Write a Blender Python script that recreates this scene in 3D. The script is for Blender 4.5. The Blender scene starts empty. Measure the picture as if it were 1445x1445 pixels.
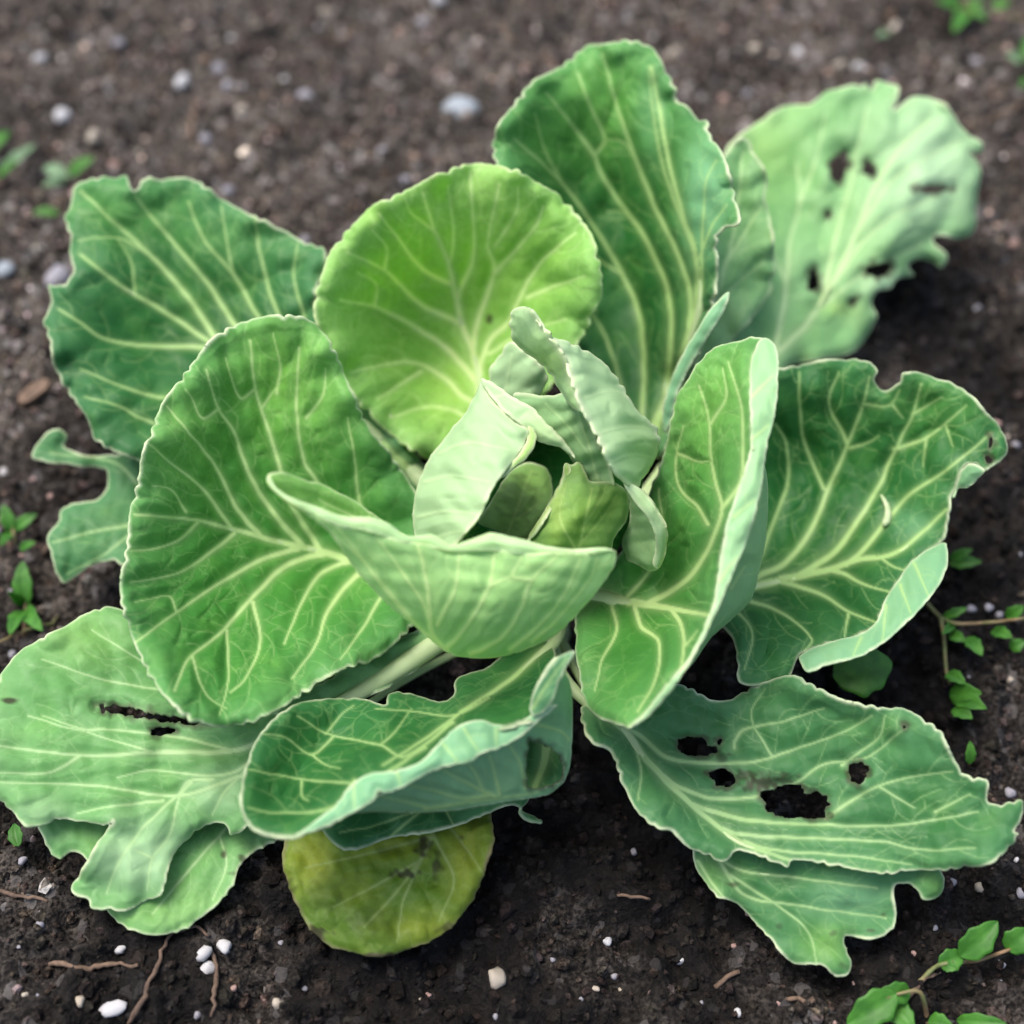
import bpy, math, random
import numpy as np
from mathutils import Vector, Matrix, kdtree

R = math.radians
scene = bpy.context.scene
col = scene.collection

# ------------------------------------------------------------------ camera
PITCH = 50.0                       # degrees below the horizon
DIST = 0.85
LENS, SENSOR, W = 35.0, 24.0, 1445.0
F = LENS / SENSOR * W
TH = R(90 - PITCH)
FWD = np.array([0, math.sin(TH), -math.cos(TH)])
UP = np.array([0, math.cos(TH), math.sin(TH)])
RT = np.array([1.0, 0, 0])
CAM = np.array([0, 0, 0.07]) - FWD * DIST
cam_d = bpy.data.cameras.new('camera')
cam = bpy.data.objects.new('camera', cam_d)
col.objects.link(cam)
cam.location = CAM.tolist()
cam.rotation_euler = (TH, 0, 0)
cam_d.lens = LENS
cam_d.sensor_width = SENSOR
cam_d.sensor_fit = 'HORIZONTAL'
cam_d.clip_start = 0.01
cam_d.clip_end = 300
cam_d.dof.use_dof = True
cam_d.dof.focus_distance = 0.775
cam_d.dof.aperture_fstop = 1.9
scene.camera = cam

# ------------------------------------------------------------------ light
SUN_EL, SUN_AZ = 70.0, -72.0
world = bpy.data.worlds.new('World')
scene.world = world
world.use_nodes = True
nt = world.node_tree
sky = nt.nodes.new('ShaderNodeTexSky')
sky.sky_type = 'NISHITA'
sky.sun_disc = False
sky.sun_elevation = R(SUN_EL)
sky.sun_rotation = R(SUN_AZ)
sky.dust_density = 5.0
sky.ozone_density = 1.0
bg = nt.nodes['Background']
bg.inputs['Strength'].default_value = 0.12
nt.links.new(sky.outputs[0], bg.inputs['Color'])
sd = bpy.data.lights.new('sun', 'SUN')
sd.energy = 1.2
sd.angle = R(30)
sd.color = (1.0, 0.95, 0.87)
sun = bpy.data.objects.new('sun', sd)
col.objects.link(sun)
sdir = Vector((math.sin(R(SUN_AZ)) * math.cos(R(SUN_EL)), math.cos(R(SUN_AZ)) * math.cos(R(SUN_EL)), math.sin(R(SUN_EL))))
sun.rotation_euler = sdir.to_track_quat('Z', 'Y').to_euler()
sun.location = (sdir * 3)[:]

scene.render.engine = 'CYCLES'
vs = scene.view_settings
vs.view_transform = 'Standard'
vs.look = 'None'
vs.gamma = 1.0
vs.use_curve_mapping = False
vs.exposure = 1.08
scene.cycles.max_bounces = 4
scene.cycles.diffuse_bounces = 1
scene.cycles.glossy_bounces = 2
scene.cycles.transmission_bounces = 3
scene.cycles.caustics_reflective = False
scene.cycles.caustics_refractive = False

# ------------------------------------------------------------------ helpers
def P(px, py, h):
    """photo pixel + height above ground (m) -> world points"""
    px = np.asarray(px, float); py = np.asarray(py, float); h = np.asarray(h, float)
    d = FWD[None] + ((px - W / 2) / F).reshape(-1, 1) * RT[None] - ((py - W / 2) / F).reshape(-1, 1) * UP[None]
    t = (h.reshape(-1) - CAM[2]) / d[:, 2]
    return CAM[None] + d * t[:, None]

def P1(px, py, h):
    return P([px], [py], [h])[0]

def catmull(pts, closed, step):
    p = np.array(pts, float)
    n = len(p)
    if n == 2 and not closed:
        k = max(2, int(np.linalg.norm(p[1] - p[0]) / step))
        return p[0] + (p[1] - p[0]) * np.linspace(0, 1, k + 1)[:, None]
    out = []
    rng = range(n) if closed else range(n - 1)
    for i in rng:
        if closed:
            a, b, c, d = p[i - 1], p[i], p[(i + 1) % n], p[(i + 2) % n]
        else:
            b, c = p[i], p[i + 1]
            a = p[i - 1] if i > 0 else 2 * b - c
            d = p[i + 2] if i + 2 < n else 2 * c - b
        L = np.linalg.norm(c - b)
        k = max(1, int(L / step))
        t = (np.arange(k) / k)[:, None]
        # scale tangents so unequal spacing does not overshoot
        la, lb = np.linalg.norm(b - a) + 1e-6, np.linalg.norm(d - c) + 1e-6
        m1 = (c - a) * L / (L + la)
        m2 = (d - b) * L / (L + lb)
        t2, t3 = t * t, t * t * t
        out.append((2 * t3 - 3 * t2 + 1) * b + (t3 - 2 * t2 + t) * m1 + (-2 * t3 + 3 * t2) * c + (t3 - t2) * m2)
    out = np.concatenate(out)
    if not closed:
        out = np.vstack([out, p[-1]])
    return out

def tps(ctrl, lam=2e-2):
    c = np.array(ctrl, float)
    xy = c[:, :2] / 300.0
    n = len(c)
    def U(r2):
        return np.where(r2 > 1e-12, 0.5 * r2 * np.log(r2 + 1e-12), 0)
    d2 = ((xy[:, None] - xy[None]) ** 2).sum(2)
    A = np.zeros((n + 3, n + 3))
    A[:n, :n] = U(d2) + lam * np.eye(n)
    A[:n, n] = 1; A[:n, n + 1:] = xy
    A[n, :n] = 1; A[n + 1:, :n] = xy.T
    b = np.zeros(n + 3); b[:n] = c[:, 2]
    w = np.linalg.solve(A, b)
    def f(px, py):
        q = np.stack([px, py], 1) / 300.0
        d = ((q[:, None] - xy[None]) ** 2).sum(2)
        return U(d) @ w[:n] + w[n] + q @ w[n + 1:]
    return f

def sines(seed, wl, n=7):
    r = np.random.RandomState(seed)
    a = r.uniform(0, 2 * math.pi, n); k = 2 * math.pi / (wl * r.uniform(0.7, 1.6, n)); ph = r.uniform(0, 6.28, n)
    def f(x, y):
        s = 0
        for i in range(n):
            s = s + np.sin((x * math.cos(a[i]) + y * math.sin(a[i])) * k[i] + ph[i])
        return s / math.sqrt(n) * 0.9
    return f

def kd_of(pts):
    t = kdtree.KDTree(len(pts))
    for i, p in enumerate(pts):
        t.insert((p[0], p[1], 0), i)
    t.balance()
    return t

def kd_query(t, x, y):
    idx = np.empty(len(x), int); ds = np.empty(len(x))
    find = t.find
    for i, (a, b) in enumerate(zip(x.tolist(), y.tolist())):
        _, j, d = find((a, b, 0.0))
        idx[i] = j; ds[i] = d
    return idx, ds

def inside_rows(polys, xs, ys):
    m = np.zeros((len(ys), len(xs)), bool)
    for poly in polys:
        a = poly; b = np.roll(poly, -1, axis=0)
        for j, y in enumerate(ys):
            c = (a[:, 1] <= y) != (b[:, 1] <= y)
            if not c.any():
                continue
            xx = a[c, 0] + (y - a[c, 1]) / (b[c, 1] - a[c, 1]) * (b[c, 0] - a[c, 0])
            xx.sort()
            m[j] ^= (np.searchsorted(xx, xs) % 2).astype(bool)
    return m

def mesh_np(name, co, faces_list, mat=None, parent=None, smooth=True, attrs=None):
    """faces_list: list of int arrays (n, k)"""
    me = bpy.data.meshes.new(name)
    nv = len(co)
    loops = np.concatenate([f.reshape(-1) for f in faces_list]).astype(np.int32)
    sizes = np.concatenate([np.full(len(f), f.shape[1]) for f in faces_list]).astype(np.int32)
    starts = np.concatenate([[0], np.cumsum(sizes)[:-1]]).astype(np.int32)
    me.vertices.add(nv); me.vertices.foreach_set('co', np.asarray(co, np.float32).reshape(-1))
    me.loops.add(len(loops)); me.loops.foreach_set('vertex_index', loops)
    me.polygons.add(len(sizes)); me.polygons.foreach_set('loop_start', starts)
    me.polygons.foreach_set('use_smooth', np.full(len(sizes), smooth))
    if attrs:
        for k, v in attrs.items():
            if v.ndim == 1:
                a = me.attributes.new(k, 'FLOAT', 'POINT'); a.data.foreach_set('value', v.astype(np.float32))
            else:
                a = me.attributes.new(k, 'FLOAT_COLOR', 'POINT'); a.data.foreach_set('color', v.astype(np.float32).reshape(-1))
    me.update(calc_edges=True)
    me.validate()
    o = bpy.data.objects.new(name, me)
    col.objects.link(o)
    if mat: me.materials.append(mat)
    if parent: o.parent = parent
    return o

def tag(o, label=None, cat=None, group=None, kind=None):
    if label: o['label'] = label
    if cat: o['category'] = cat
    if group: o['group'] = group
    if kind: o['kind'] = kind
    return o

def tube(path, radii, seg=10, flat=1.0, ups=None):
    """closed tapered tube along a 3d path -> co, faces"""
    p = np.asarray(path, float); n = len(p)
    t = np.gradient(p, axis=0); t /= np.linalg.norm(t, axis=1)[:, None] + 1e-9
    up = np.array([0.3, 0.2, 1.0]) if ups is None else None
    co = []
    for i in range(n):
        u = ups[i] if ups is not None else up
        s = np.cross(t[i], u); s /= np.linalg.norm(s) + 1e-9
        v = np.cross(s, t[i])
        for k in range(seg):
            a = 2 * math.pi * k / seg
            co.append(p[i] + radii[i] * (math.cos(a) * s + flat * math.sin(a) * v))
    q = []
    for i in range(n - 1):
        for k in range(seg):
            k2 = (k + 1) % seg
            q.append((i * seg + k, i * seg + k2, (i + 1) * seg + k2, (i + 1) * seg + k))
    c0 = len(co); co.append(p[0]); co.append(p[-1])
    tr = []
    for k in range(seg):
        k2 = (k + 1) % seg
        tr.append((c0, k2, k)); tr.append((c0 + 1, (n - 1) * seg + k, (n - 1) * seg + k2))
    return np.array(co), [np.array(q), np.array(tr)]

# ------------------------------------------------------------------ materials
def new_mat(name):
    m = bpy.data.materials.new(name); m.use_nodes = True
    m.node_tree.nodes.clear()
    return m, m.node_tree.nodes, m.node_tree.links

def N(nodes, typ, **kw):
    n = nodes.new(typ)
    for k, v in kw.items():
        setattr(n, k, v)
    return n

def mixrgb(nodes, links, fac, a, b, mode='MIX'):
    n = nodes.new('ShaderNodeMix'); n.data_type = 'RGBA'; n.blend_type = mode
    for s, v in ((n.inputs[0], fac), (n.inputs[6], a), (n.inputs[7], b)):
        if hasattr(v, 'is_linked'): links.new(v, s)
        elif isinstance(v, (int, float)): s.default_value = v
        else: s.default_value = (*v, 1)
    return n.outputs[2]

def mth(nodes, links, op, a, b=None, clamp=False):
    n = nodes.new('ShaderNodeMath'); n.operation = op; n.use_clamp = clamp
    for s, v in ((n.inputs[0], a), (n.inputs[1], b)):
        if v is None: continue
        if hasattr(v, 'is_linked'): links.new(v, s)
        else: s.default_value = v
    return n.outputs[0]

def maprange(nodes, links, v, a, b, c, d, smooth=True):
    n = nodes.new('ShaderNodeMapRange')
    n.interpolation_type = 'SMOOTHSTEP' if smooth else 'LINEAR'
    links.new(v, n.inputs[0])
    for i, x in enumerate((a, b, c, d)): n.inputs[i + 1].default_value = x
    return n.outputs[0]

def attr(nodes, name):
    n = nodes.new('ShaderNodeAttribute'); n.attribute_name = name
    return n.outputs['Fac']

def leaf_material(name, c1, c2, c3, vein, under, edge=(0.74, 0.80, 0.54), trans=0.17, retic=0.22, bloom=0.35, wax=(0.40, 0.60, 0.44)):
    """c1 deep, c2 mid, c3 yellowish patches"""
    m, nd, lk = new_mat(name)
    out = N(nd, 'ShaderNodeOutputMaterial')
    tc = N(nd, 'ShaderNodeTexCoord')
    n1 = N(nd, 'ShaderNodeTexNoise'); n1.inputs['Scale'].default_value = 16; n1.inputs['Detail'].default_value = 2
    lk.new(tc.outputs['Object'], n1.inputs['Vector'])
    n2 = N(nd, 'ShaderNodeTexNoise'); n2.inputs['Scale'].default_value = 45; n2.inputs['Detail'].default_value = 3
    lk.new(tc.outputs['Object'], n2.inputs['Vector'])
    n3 = N(nd, 'ShaderNodeTexNoise'); n3.inputs['Scale'].default_value = 380; n3.inputs['Detail'].default_value = 1.5
    lk.new(tc.outputs['Object'], n3.inputs['Vector'])
    warp = N(nd, 'ShaderNodeVectorMath', operation='MULTIPLY_ADD')
    lk.new(n2.outputs['Color'], warp.inputs[0]); warp.inputs[1].default_value = (0.02,) * 3
    lk.new(tc.outputs['Object'], warp.inputs[2])
    vo = N(nd, 'ShaderNodeTexVoronoi', feature='DISTANCE_TO_EDGE'); vo.inputs['Scale'].default_value = 66
    lk.new(warp.outputs[0], vo.inputs['Vector'])
    rl = maprange(nd, lk, vo.outputs['Distance'], 0.0, 0.06, 1.0, 0.0)
    av = attr(nd, 'vein'); ae = attr(nd, 'edge'); au = attr(nd, 'under'); ast = attr(nd, 'stain'); ag = attr(nd, 'young'); aw = attr(nd, 'wax')
    base = mixrgb(nd, lk, maprange(nd, lk, n1.outputs['Fac'], 0.30, 0.72, 0.15, 0.85), c1, c2)
    base = mixrgb(nd, lk, maprange(nd, lk, n2.outputs['Fac'], 0.5, 0.75, 0, 0.22), base, c3)
    base = mixrgb(nd, lk, ag, base, c3)
    base = mixrgb(nd, lk, maprange(nd, lk, n3.outputs['Fac'], 0.35, 0.7, 0, 0.16), base, tuple(x * 0.55 for x in c1))
    base = mixrgb(nd, lk, mth(nd, lk, 'MULTIPLY', au, 0.85), base, under)
    base = mixrgb(nd, lk, mth(nd, lk, 'MULTIPLY', aw, maprange(nd, lk, n1.outputs['Fac'], 0.25, 0.7, 0.6, 1.0)), base, wax)
    vfac = mth(nd, lk, 'MAXIMUM', av, mth(nd, lk, 'MULTIPLY', rl, mth(nd, lk, 'MULTIPLY', maprange(nd, lk, n1.outputs['Fac'], 0.4, 0.6, 0.4, 1.0), retic)))
    base = mixrgb(nd, lk, vfac, base, vein)
    base = mixrgb(nd, lk, mth(nd, lk, 'MULTIPLY', ae, 0.85), base, edge)
    base = mixrgb(nd, lk, ast, base, (0.035, 0.03, 0.016))
    pb = N(nd, 'ShaderNodeBsdfPrincipled')
    lk.new(base, pb.inputs['Base Color'])
    rg = maprange(nd, lk, n2.outputs['Fac'], 0.3, 0.7, 0.45, 0.62)
    lk.new(rg, pb.inputs['Roughness'])
    pb.inputs['Specular IOR Level'].default_value = 0.24
    bp = N(nd, 'ShaderNodeBump'); bp.inputs['Strength'].default_value = 0.25; bp.inputs['Distance'].default_value = 0.0006
    hsum = n3.outputs['Fac']
    lk.new(hsum, bp.inputs['Height']); lk.new(bp.outputs[0], pb.inputs['Normal'])
    tr = N(nd, 'ShaderNodeBsdfTranslucent')
    tcol = mixrgb(nd, lk, 1.0, base, (1.9, 2.0, 0.75), 'MULTIPLY')
    lk.new(tcol, tr.inputs['Color'])
    mx = N(nd, 'ShaderNodeMixShader'); mx.inputs[0].default_value = trans
    lk.new(pb.outputs[0], mx.inputs[1]); lk.new(tr.outputs[0], mx.inputs[2])
    lk.new(mx.outputs[0], out.inputs['Surface'])
    return m

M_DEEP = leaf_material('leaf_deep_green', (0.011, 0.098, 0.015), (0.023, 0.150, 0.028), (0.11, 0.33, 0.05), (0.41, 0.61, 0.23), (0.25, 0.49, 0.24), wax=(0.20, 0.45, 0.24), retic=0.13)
M_MID = leaf_material('leaf_mid_green', (0.036, 0.20, 0.024), (0.070, 0.285, 0.038), (0.21, 0.49, 0.075), (0.52, 0.71, 0.29), (0.30, 0.55, 0.24), wax=(0.33, 0.58, 0.30), retic=0.13)
M_LIGHT = leaf_material('leaf_bright_green', (0.17, 0.42, 0.06), (0.25, 0.52, 0.085), (0.40, 0.66, 0.12), (0.70, 0.83, 0.42), (0.38, 0.63, 0.25), trans=0.32, retic=0.16, wax=(0.60, 0.78, 0.50))
M_PALE = leaf_material('leaf_pale_waxy_green', (0.13, 0.35, 0.10), (0.22, 0.47, 0.17), (0.28, 0.52, 0.13), (0.52, 0.70, 0.36), (0.32, 0.54, 0.27), retic=0.1, wax=(0.52, 0.72, 0.47))
M_SPRAWL = leaf_material('leaf_sprawling_green', (0.085, 0.28, 0.065), (0.14, 0.37, 0.10), (0.22, 0.46, 0.10), (0.46, 0.66, 0.32), (0.28, 0.50, 0.22), retic=0.12, wax=(0.44, 0.65, 0.39))
M_OLD = leaf_material('leaf_old_green', (0.024, 0.130, 0.028), (0.055, 0.215, 0.055), (0.16, 0.36, 0.06), (0.38, 0.58, 0.25), (0.21, 0.43, 0.21), wax=(0.22, 0.44, 0.26), retic=0.1)
M_HEAD = leaf_material('head_leaf_waxy', (0.25, 0.47, 0.18), (0.38, 0.59, 0.29), (0.38, 0.61, 0.14), (0.54, 0.71, 0.39), (0.41, 0.61, 0.32), retic=0.08, wax=(0.54, 0.70, 0.45))
M_HEART = leaf_material('heart_leaf_green', (0.13, 0.30, 0.03), (0.20, 0.40, 0.05), (0.36, 0.54, 0.06), (0.40, 0.58, 0.18), (0.22, 0.42, 0.07), retic=0.12)
M_YEL = leaf_material('leaf_yellowing', (0.07, 0.16, 0.014), (0.13, 0.25, 0.02), (0.32, 0.38, 0.03), (0.30, 0.40, 0.13), (0.22, 0.32, 0.08), edge=(0.26, 0.22, 0.12), retic=0.2, wax=(0.16, 0.22, 0.06))

def rib_material():
    m, nd, lk = new_mat('leaf_rib_pale')
    out = N(nd, 'ShaderNodeOutputMaterial'); tc = N(nd, 'ShaderNodeTexCoord')
    n1 = N(nd, 'ShaderNodeTexNoise'); n1.inputs['Scale'].default_value = 60; n1.inputs['Detail'].default_value = 4
    lk.new(tc.outputs['Object'], n1.inputs['Vector'])
    c = mixrgb(nd, lk, n1.outputs['Fac'], (0.50, 0.68, 0.30), (0.64, 0.78, 0.46))
    pb = N(nd, 'ShaderNodeBsdfPrincipled'); lk.new(c, pb.inputs['Base Color'])
    pb.inputs['Roughness'].default_value = 0.45
    bp = N(nd, 'ShaderNodeBump'); bp.inputs['Strength'].default_value = 0.2; bp.inputs['Distance'].default_value = 0.0006
    lk.new(n1.outputs['Fac'], bp.inputs['Height']); lk.new(bp.outputs[0], pb.inputs['Normal'])
    tr = N(nd, 'ShaderNodeBsdfTranslucent'); lk.new(mixrgb(nd, lk, 1.0, c, (1.3, 1.35, 0.9), 'MULTIPLY'), tr.inputs['Color'])
    mx = N(nd, 'ShaderNodeMixShader'); mx.inputs[0].default_value = 0.3
    lk.new(pb.outputs[0], mx.inputs[1]); lk.new(tr.outputs[0], mx.inputs[2]); lk.new(mx.outputs[0], out.inputs['Surface'])
    return m
M_RIB = rib_material()

def soil_material(name, ca, cb, cc):
    m, nd, lk = new_mat(name)
    out = N(nd, 'ShaderNodeOutputMaterial'); tc = N(nd, 'ShaderNodeTexCoord')
    def noise(s, d=5):
        n = N(nd, 'ShaderNodeTexNoise'); n.inputs['Scale'].default_value = s; n.inputs['Detail'].default_value = d
        lk.new(tc.outputs['Object'], n.inputs['Vector']); return n.outputs['Fac']
    a, b, c = noise(9, 2), noise(60, 3), noise(420, 2)
    ad = nd.new('ShaderNodeAttribute'); ad.attribute_name = 'dry'  # 'dry' also carries plant shade painted into the soil colour
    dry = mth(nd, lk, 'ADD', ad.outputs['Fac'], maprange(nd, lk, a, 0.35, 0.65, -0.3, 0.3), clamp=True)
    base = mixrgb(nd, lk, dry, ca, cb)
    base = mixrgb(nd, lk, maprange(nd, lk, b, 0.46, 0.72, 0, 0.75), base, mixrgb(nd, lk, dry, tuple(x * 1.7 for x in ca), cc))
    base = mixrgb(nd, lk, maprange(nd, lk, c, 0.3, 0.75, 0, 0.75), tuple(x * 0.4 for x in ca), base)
    vg = N(nd, 'ShaderNodeTexVoronoi'); vg.inputs['Scale'].default_value = 170
    lk.new(tc.outputs['Object'], vg.inputs['Vector'])
    sep = N(nd, 'ShaderNodeSeparateColor'); lk.new(vg.outputs['Color'], sep.inputs[0])
    base = mixrgb(nd, lk, 1.0, base, mixrgb(nd, lk, maprange(nd, lk, sep.outputs[0], 0.0, 1.0, 0, 1, False), (0.45, 0.43, 0.42), (1.55, 1.5, 1.45)), 'MULTIPLY')
    base = mixrgb(nd, lk, maprange(nd, lk, sep.outputs[1], 0.9, 0.96, 0, 0.55), base, mixrgb(nd, lk, dry, (0.035, 0.032, 0.032), (0.36, 0.34, 0.33)))
    if name == 'soil_crumb':
        at = nd.new('ShaderNodeAttribute'); at.attribute_name = 'tone'
        base = mixrgb(nd, lk, 1.0, base, at.outputs['Color'], 'MULTIPLY')
    pb = N(nd, 'ShaderNodeBsdfPrincipled'); lk.new(base, pb.inputs['Base Color'])
    pb.inputs['Roughness'].default_value = 0.9
    pb.inputs['Specular IOR Level'].default_value = 0.2
    bp = N(nd, 'ShaderNodeBump'); bp.inputs['Strength'].default_value = 0.8; bp.inputs['Distance'].default_value = 0.0025
    lk.new(mth(nd, lk, 'ADD', c, mth(nd, lk, 'MULTIPLY', b, 1.5)), bp.inputs['Height'])
    lk.new(bp.outputs[0], pb.inputs['Normal'])
    lk.new(pb.outputs[0], out.inputs['Surface'])
    return m
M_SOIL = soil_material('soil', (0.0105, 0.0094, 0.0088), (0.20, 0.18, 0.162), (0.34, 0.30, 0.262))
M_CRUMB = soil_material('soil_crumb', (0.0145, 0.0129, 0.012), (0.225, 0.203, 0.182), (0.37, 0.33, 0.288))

def plain_material(name, c1, c2, rough=0.6, scale=90, bump=0.3, trans=0.0):
    m, nd, lk = new_mat(name)
    out = N(nd, 'ShaderNodeOutputMaterial'); tc = N(nd, 'ShaderNodeTexCoord')
    n1 = N(nd, 'ShaderNodeTexNoise'); n1.inputs['Scale'].default_value = scale; n1.inputs['Detail'].default_value = 5
    lk.new(tc.outputs['Object'], n1.inputs['Vector'])
    c = mixrgb(nd, lk, maprange(nd, lk, n1.outputs['Fac'], 0.3, 0.7, 0, 1), c1, c2)
    pb = N(nd, 'ShaderNodeBsdfPrincipled'); lk.new(c, pb.inputs['Base Color'])
    pb.inputs['Roughness'].default_value = rough
    bp = N(nd, 'ShaderNodeBump'); bp.inputs['Strength'].default_value = bump; bp.inputs['Distance'].default_value = 0.001
    lk.new(n1.outputs['Fac'], bp.inputs['Height']); lk.new(bp.outputs[0], pb.inputs['Normal'])
    if trans:
        tr = N(nd, 'ShaderNodeBsdfTranslucent'); lk.new(mixrgb(nd, lk, 1.0, c, (1.8, 2.0, 0.8), 'MULTIPLY'), tr.inputs['Color'])
        mx = N(nd, 'ShaderNodeMixShader'); mx.inputs[0].default_value = trans
        lk.new(pb.outputs[0], mx.inputs[1]); lk.new(tr.outputs[0], mx.inputs[2]); lk.new(mx.outputs[0], out.inputs['Surface'])
    else:
        lk.new(pb.outputs[0], out.inputs['Surface'])
    return m
M_WHITE = plain_material('white_grit', (0.36, 0.36, 0.37), (0.62, 0.62, 0.63), 0.7, 300)
M_CREAM = plain_material('cream_grit', (0.30, 0.26, 0.20), (0.52, 0.46, 0.38), 0.7, 300)
M_LAV = plain_material('lilac_grey_stone', (0.20, 0.195, 0.215), (0.37, 0.36, 0.40), 0.6, 200)
M_BLUE = plain_material('blue_grey_stone', (0.22, 0.26, 0.29), (0.36, 0.41, 0.45), 0.5, 150)
M_PINK = plain_material('pinkish_stone', (0.30, 0.18, 0.15), (0.42, 0.29, 0.26), 0.7, 200)
M_TWIG = plain_material('dry_twig', (0.07, 0.045, 0.032), (0.15, 0.10, 0.07), 0.85, 250)
M_CHIP = plain_material('wood_chip', (0.10, 0.065, 0.043), (0.19, 0.125, 0.085), 0.8, 250)
M_WEED = plain_material('weed_green', (0.04, 0.17, 0.016), (0.08, 0.27, 0.03), 0.5, 120, 0.2, 0.3)
M_WEEDG = plain_material('weed_grey_green', (0.13, 0.24, 0.12), (0.22, 0.36, 0.20), 0.6, 120, 0.2, 0.25)
M_WSTEM = plain_material('weed_stem', (0.12, 0.16, 0.05), (0.24, 0.15, 0.08), 0.6, 60, 0.2)
M_LARVA = plain_material('larva_skin', (0.36, 0.48, 0.24), (0.50, 0.60, 0.36), 0.45, 200, 0.2)

# ------------------------------------------------------------------ soil
def vnoise(x, y, seed):
    r = np.random.RandomState(seed); T = r.rand(256, 256)
    xi = np.floor(x).astype(int); yi = np.floor(y).astype(int)
    fx = x - xi; fy = y - yi
    fx = fx * fx * (3 - 2 * fx); fy = fy * fy * (3 - 2 * fy)
    a = T[xi % 256, yi % 256]; b = T[(xi + 1) % 256, yi % 256]
    c = T[xi % 256, (yi + 1) % 256]; d = T[(xi + 1) % 256, (yi + 1) % 256]
    return a + (b - a) * fx + (c - a) * fy + (a - b - c + d) * fx * fy - 0.5

def soil_h(x, y):
    x = np.asarray(x, float); y = np.asarray(y, float)
    h = 0.020 * vnoise(x * 7 + 3, y * 7 + 9, 1) + 0.014 * vnoise(x * 21 + 5, y * 21, 2)
    h = h + 0.016 * vnoise(x * 55, y * 55 + 7, 3) + 0.011 * vnoise(x * 120, y * 120, 4) + 0.005 * vnoise(x * 260, y * 260, 5)
    return h - 0.004

def dry_and_shade(x, y):
    # open ground away from the plant has dried to a paler crust; the dark round the roots is plant shade painted in
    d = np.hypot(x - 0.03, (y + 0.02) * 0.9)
    return np.clip((d - 0.22) / 0.24, 0, 1) * np.clip(0.50 - 1.25 * x + 1.1 * y, 0.06, 1)  # shade to the right and front is painted in too

def axis(a, b, n, far, m):
    mid = np.linspace(a, b, n)
    g = np.geomspace((b - a) / n, far, m)
    return np.concatenate([(a - g)[::-1], mid, b + g])
gx = axis(-0.46, 0.46, 400, 40, 28); gy = axis(-0.36, 0.72, 440, 40, 28)
GX, GY = np.meshgrid(gx, gy)
fade = 1.0
GZ = soil_h(GX, GY)
nx, ny = len(gx), len(gy)
ii = np.arange(nx * ny).reshape(ny, nx)
quads = np.stack([ii[:-1, :-1], ii[:-1, 1:], ii[1:, 1:], ii[1:, :-1]], -1).reshape(-1, 4)
soil = mesh_np('soil', np.stack([GX, GY, GZ], -1).reshape(-1, 3), [quads], M_SOIL, attrs={'dry': dry_and_shade(GX, GY).reshape(-1)})
tag(soil, 'dark crumbly garden soil', 'soil', kind='structure')

def on_ground(px, py):
    p = P1(px, py, 0)
    for _ in range(3):
        p = P1(px, py, float(soil_h(p[0], p[1])))
    return p

# icosahedron crumbs
def ico():
    t = (1 + 5 ** 0.5) / 2
    v = np.array([(-1, t, 0), (1, t, 0), (-1, -t, 0), (1, -t, 0), (0, -1, t), (0, 1, t), (0, -1, -t), (0, 1, -t), (t, 0, -1), (t, 0, 1), (-t, 0, -1), (-t, 0, 1)], float)
    v /= np.linalg.norm(v[0])
    f = np.array([(0, 11, 5), (0, 5, 1), (0, 1, 7), (0, 7, 10), (0, 10, 11), (1, 5, 9), (5, 11, 4), (11, 10, 2), (10, 7, 6), (7, 1, 8), (3, 9, 4), (3, 4, 2), (3, 2, 6), (3, 6, 8), (3, 8, 9), (4, 9, 5), (2, 4, 11), (6, 2, 10), (8, 6, 7), (9, 8, 1)])
    return v, f
IV, IF = ico()
def crumbs(n, seed):
    r = np.random.RandomState(seed)
    x = r.uniform(-0.45, 0.45, n); y = r.uniform(-0.34, 0.70, n)
    s = 0.0010 + 0.0016 * r.pareto(2.4, n); s = np.where(s > 0.0048, r.uniform(0.001, 0.0035, n), s)
    z = soil_h(x, y) + s * 0.25
    V = IV[None] * (1 + r.uniform(-0.33, 0.33, (n, 12, 1))) * s[:, None, None] * r.uniform(0.65, 1.35, (n, 1, 3))
    a = r.uniform(0, 6.28, n); ca, sa = np.cos(a)[:, None], np.sin(a)[:, None]
    X = V[:, :, 0] * ca - V[:, :, 1] * sa; Y = V[:, :, 0] * sa + V[:, :, 1] * ca
    V = np.stack([X + x[:, None], Y + y[:, None], V[:, :, 2] + z[:, None]], -1).reshape(-1, 3)
    Fc = (IF[None] + (np.arange(n) * 12)[:, None, None]).reshape(-1, 3)
    g = np.exp(r.normal(0, 0.45, n))
    tone = np.stack([g * r.uniform(0.95, 1.28, n), g, g * r.uniform(0.82, 1.06, n), np.ones(n)], -1)
    lucky = r.rand(n) < 0.05
    lucky &= r.rand(n) < 0.25 + dry_and_shade(x, y)  # fewer pale crumbs where the plant's shade is painted
    tone[lucky, :3] *= r.uniform(1.8, 3.6, (lucky.sum(), 1)) * np.array([1.0, 1.0, 1.05])
    o = mesh_np('soil_crumbs', V, [Fc], M_CRUMB, smooth=False, attrs={'tone': np.repeat(tone, 12, axis=0), 'dry': np.repeat(dry_and_shade(x, y), 12)})
    return o
cr = crumbs(30000, 7)
tag(cr, 'loose dark soil crumbs and tiny grit scattered over the bed', 'soil crumbs', kind='stuff')

# ------------------------------------------------------------------ cabbage
BASE = on_ground(765, 890)
plant = bpy.data.objects.new('cabbage_plant', None)
col.objects.link(plant)
plant.empty_display_size = 0.05
plant.location = BASE.tolist()
tag(plant, 'large open green cabbage with insect-chewed outer leaves growing in dark soil', 'cabbage')
PINV = np.array(BASE)
STEP = 2.1
LEAF_N = [0]
LAST = {}

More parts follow.
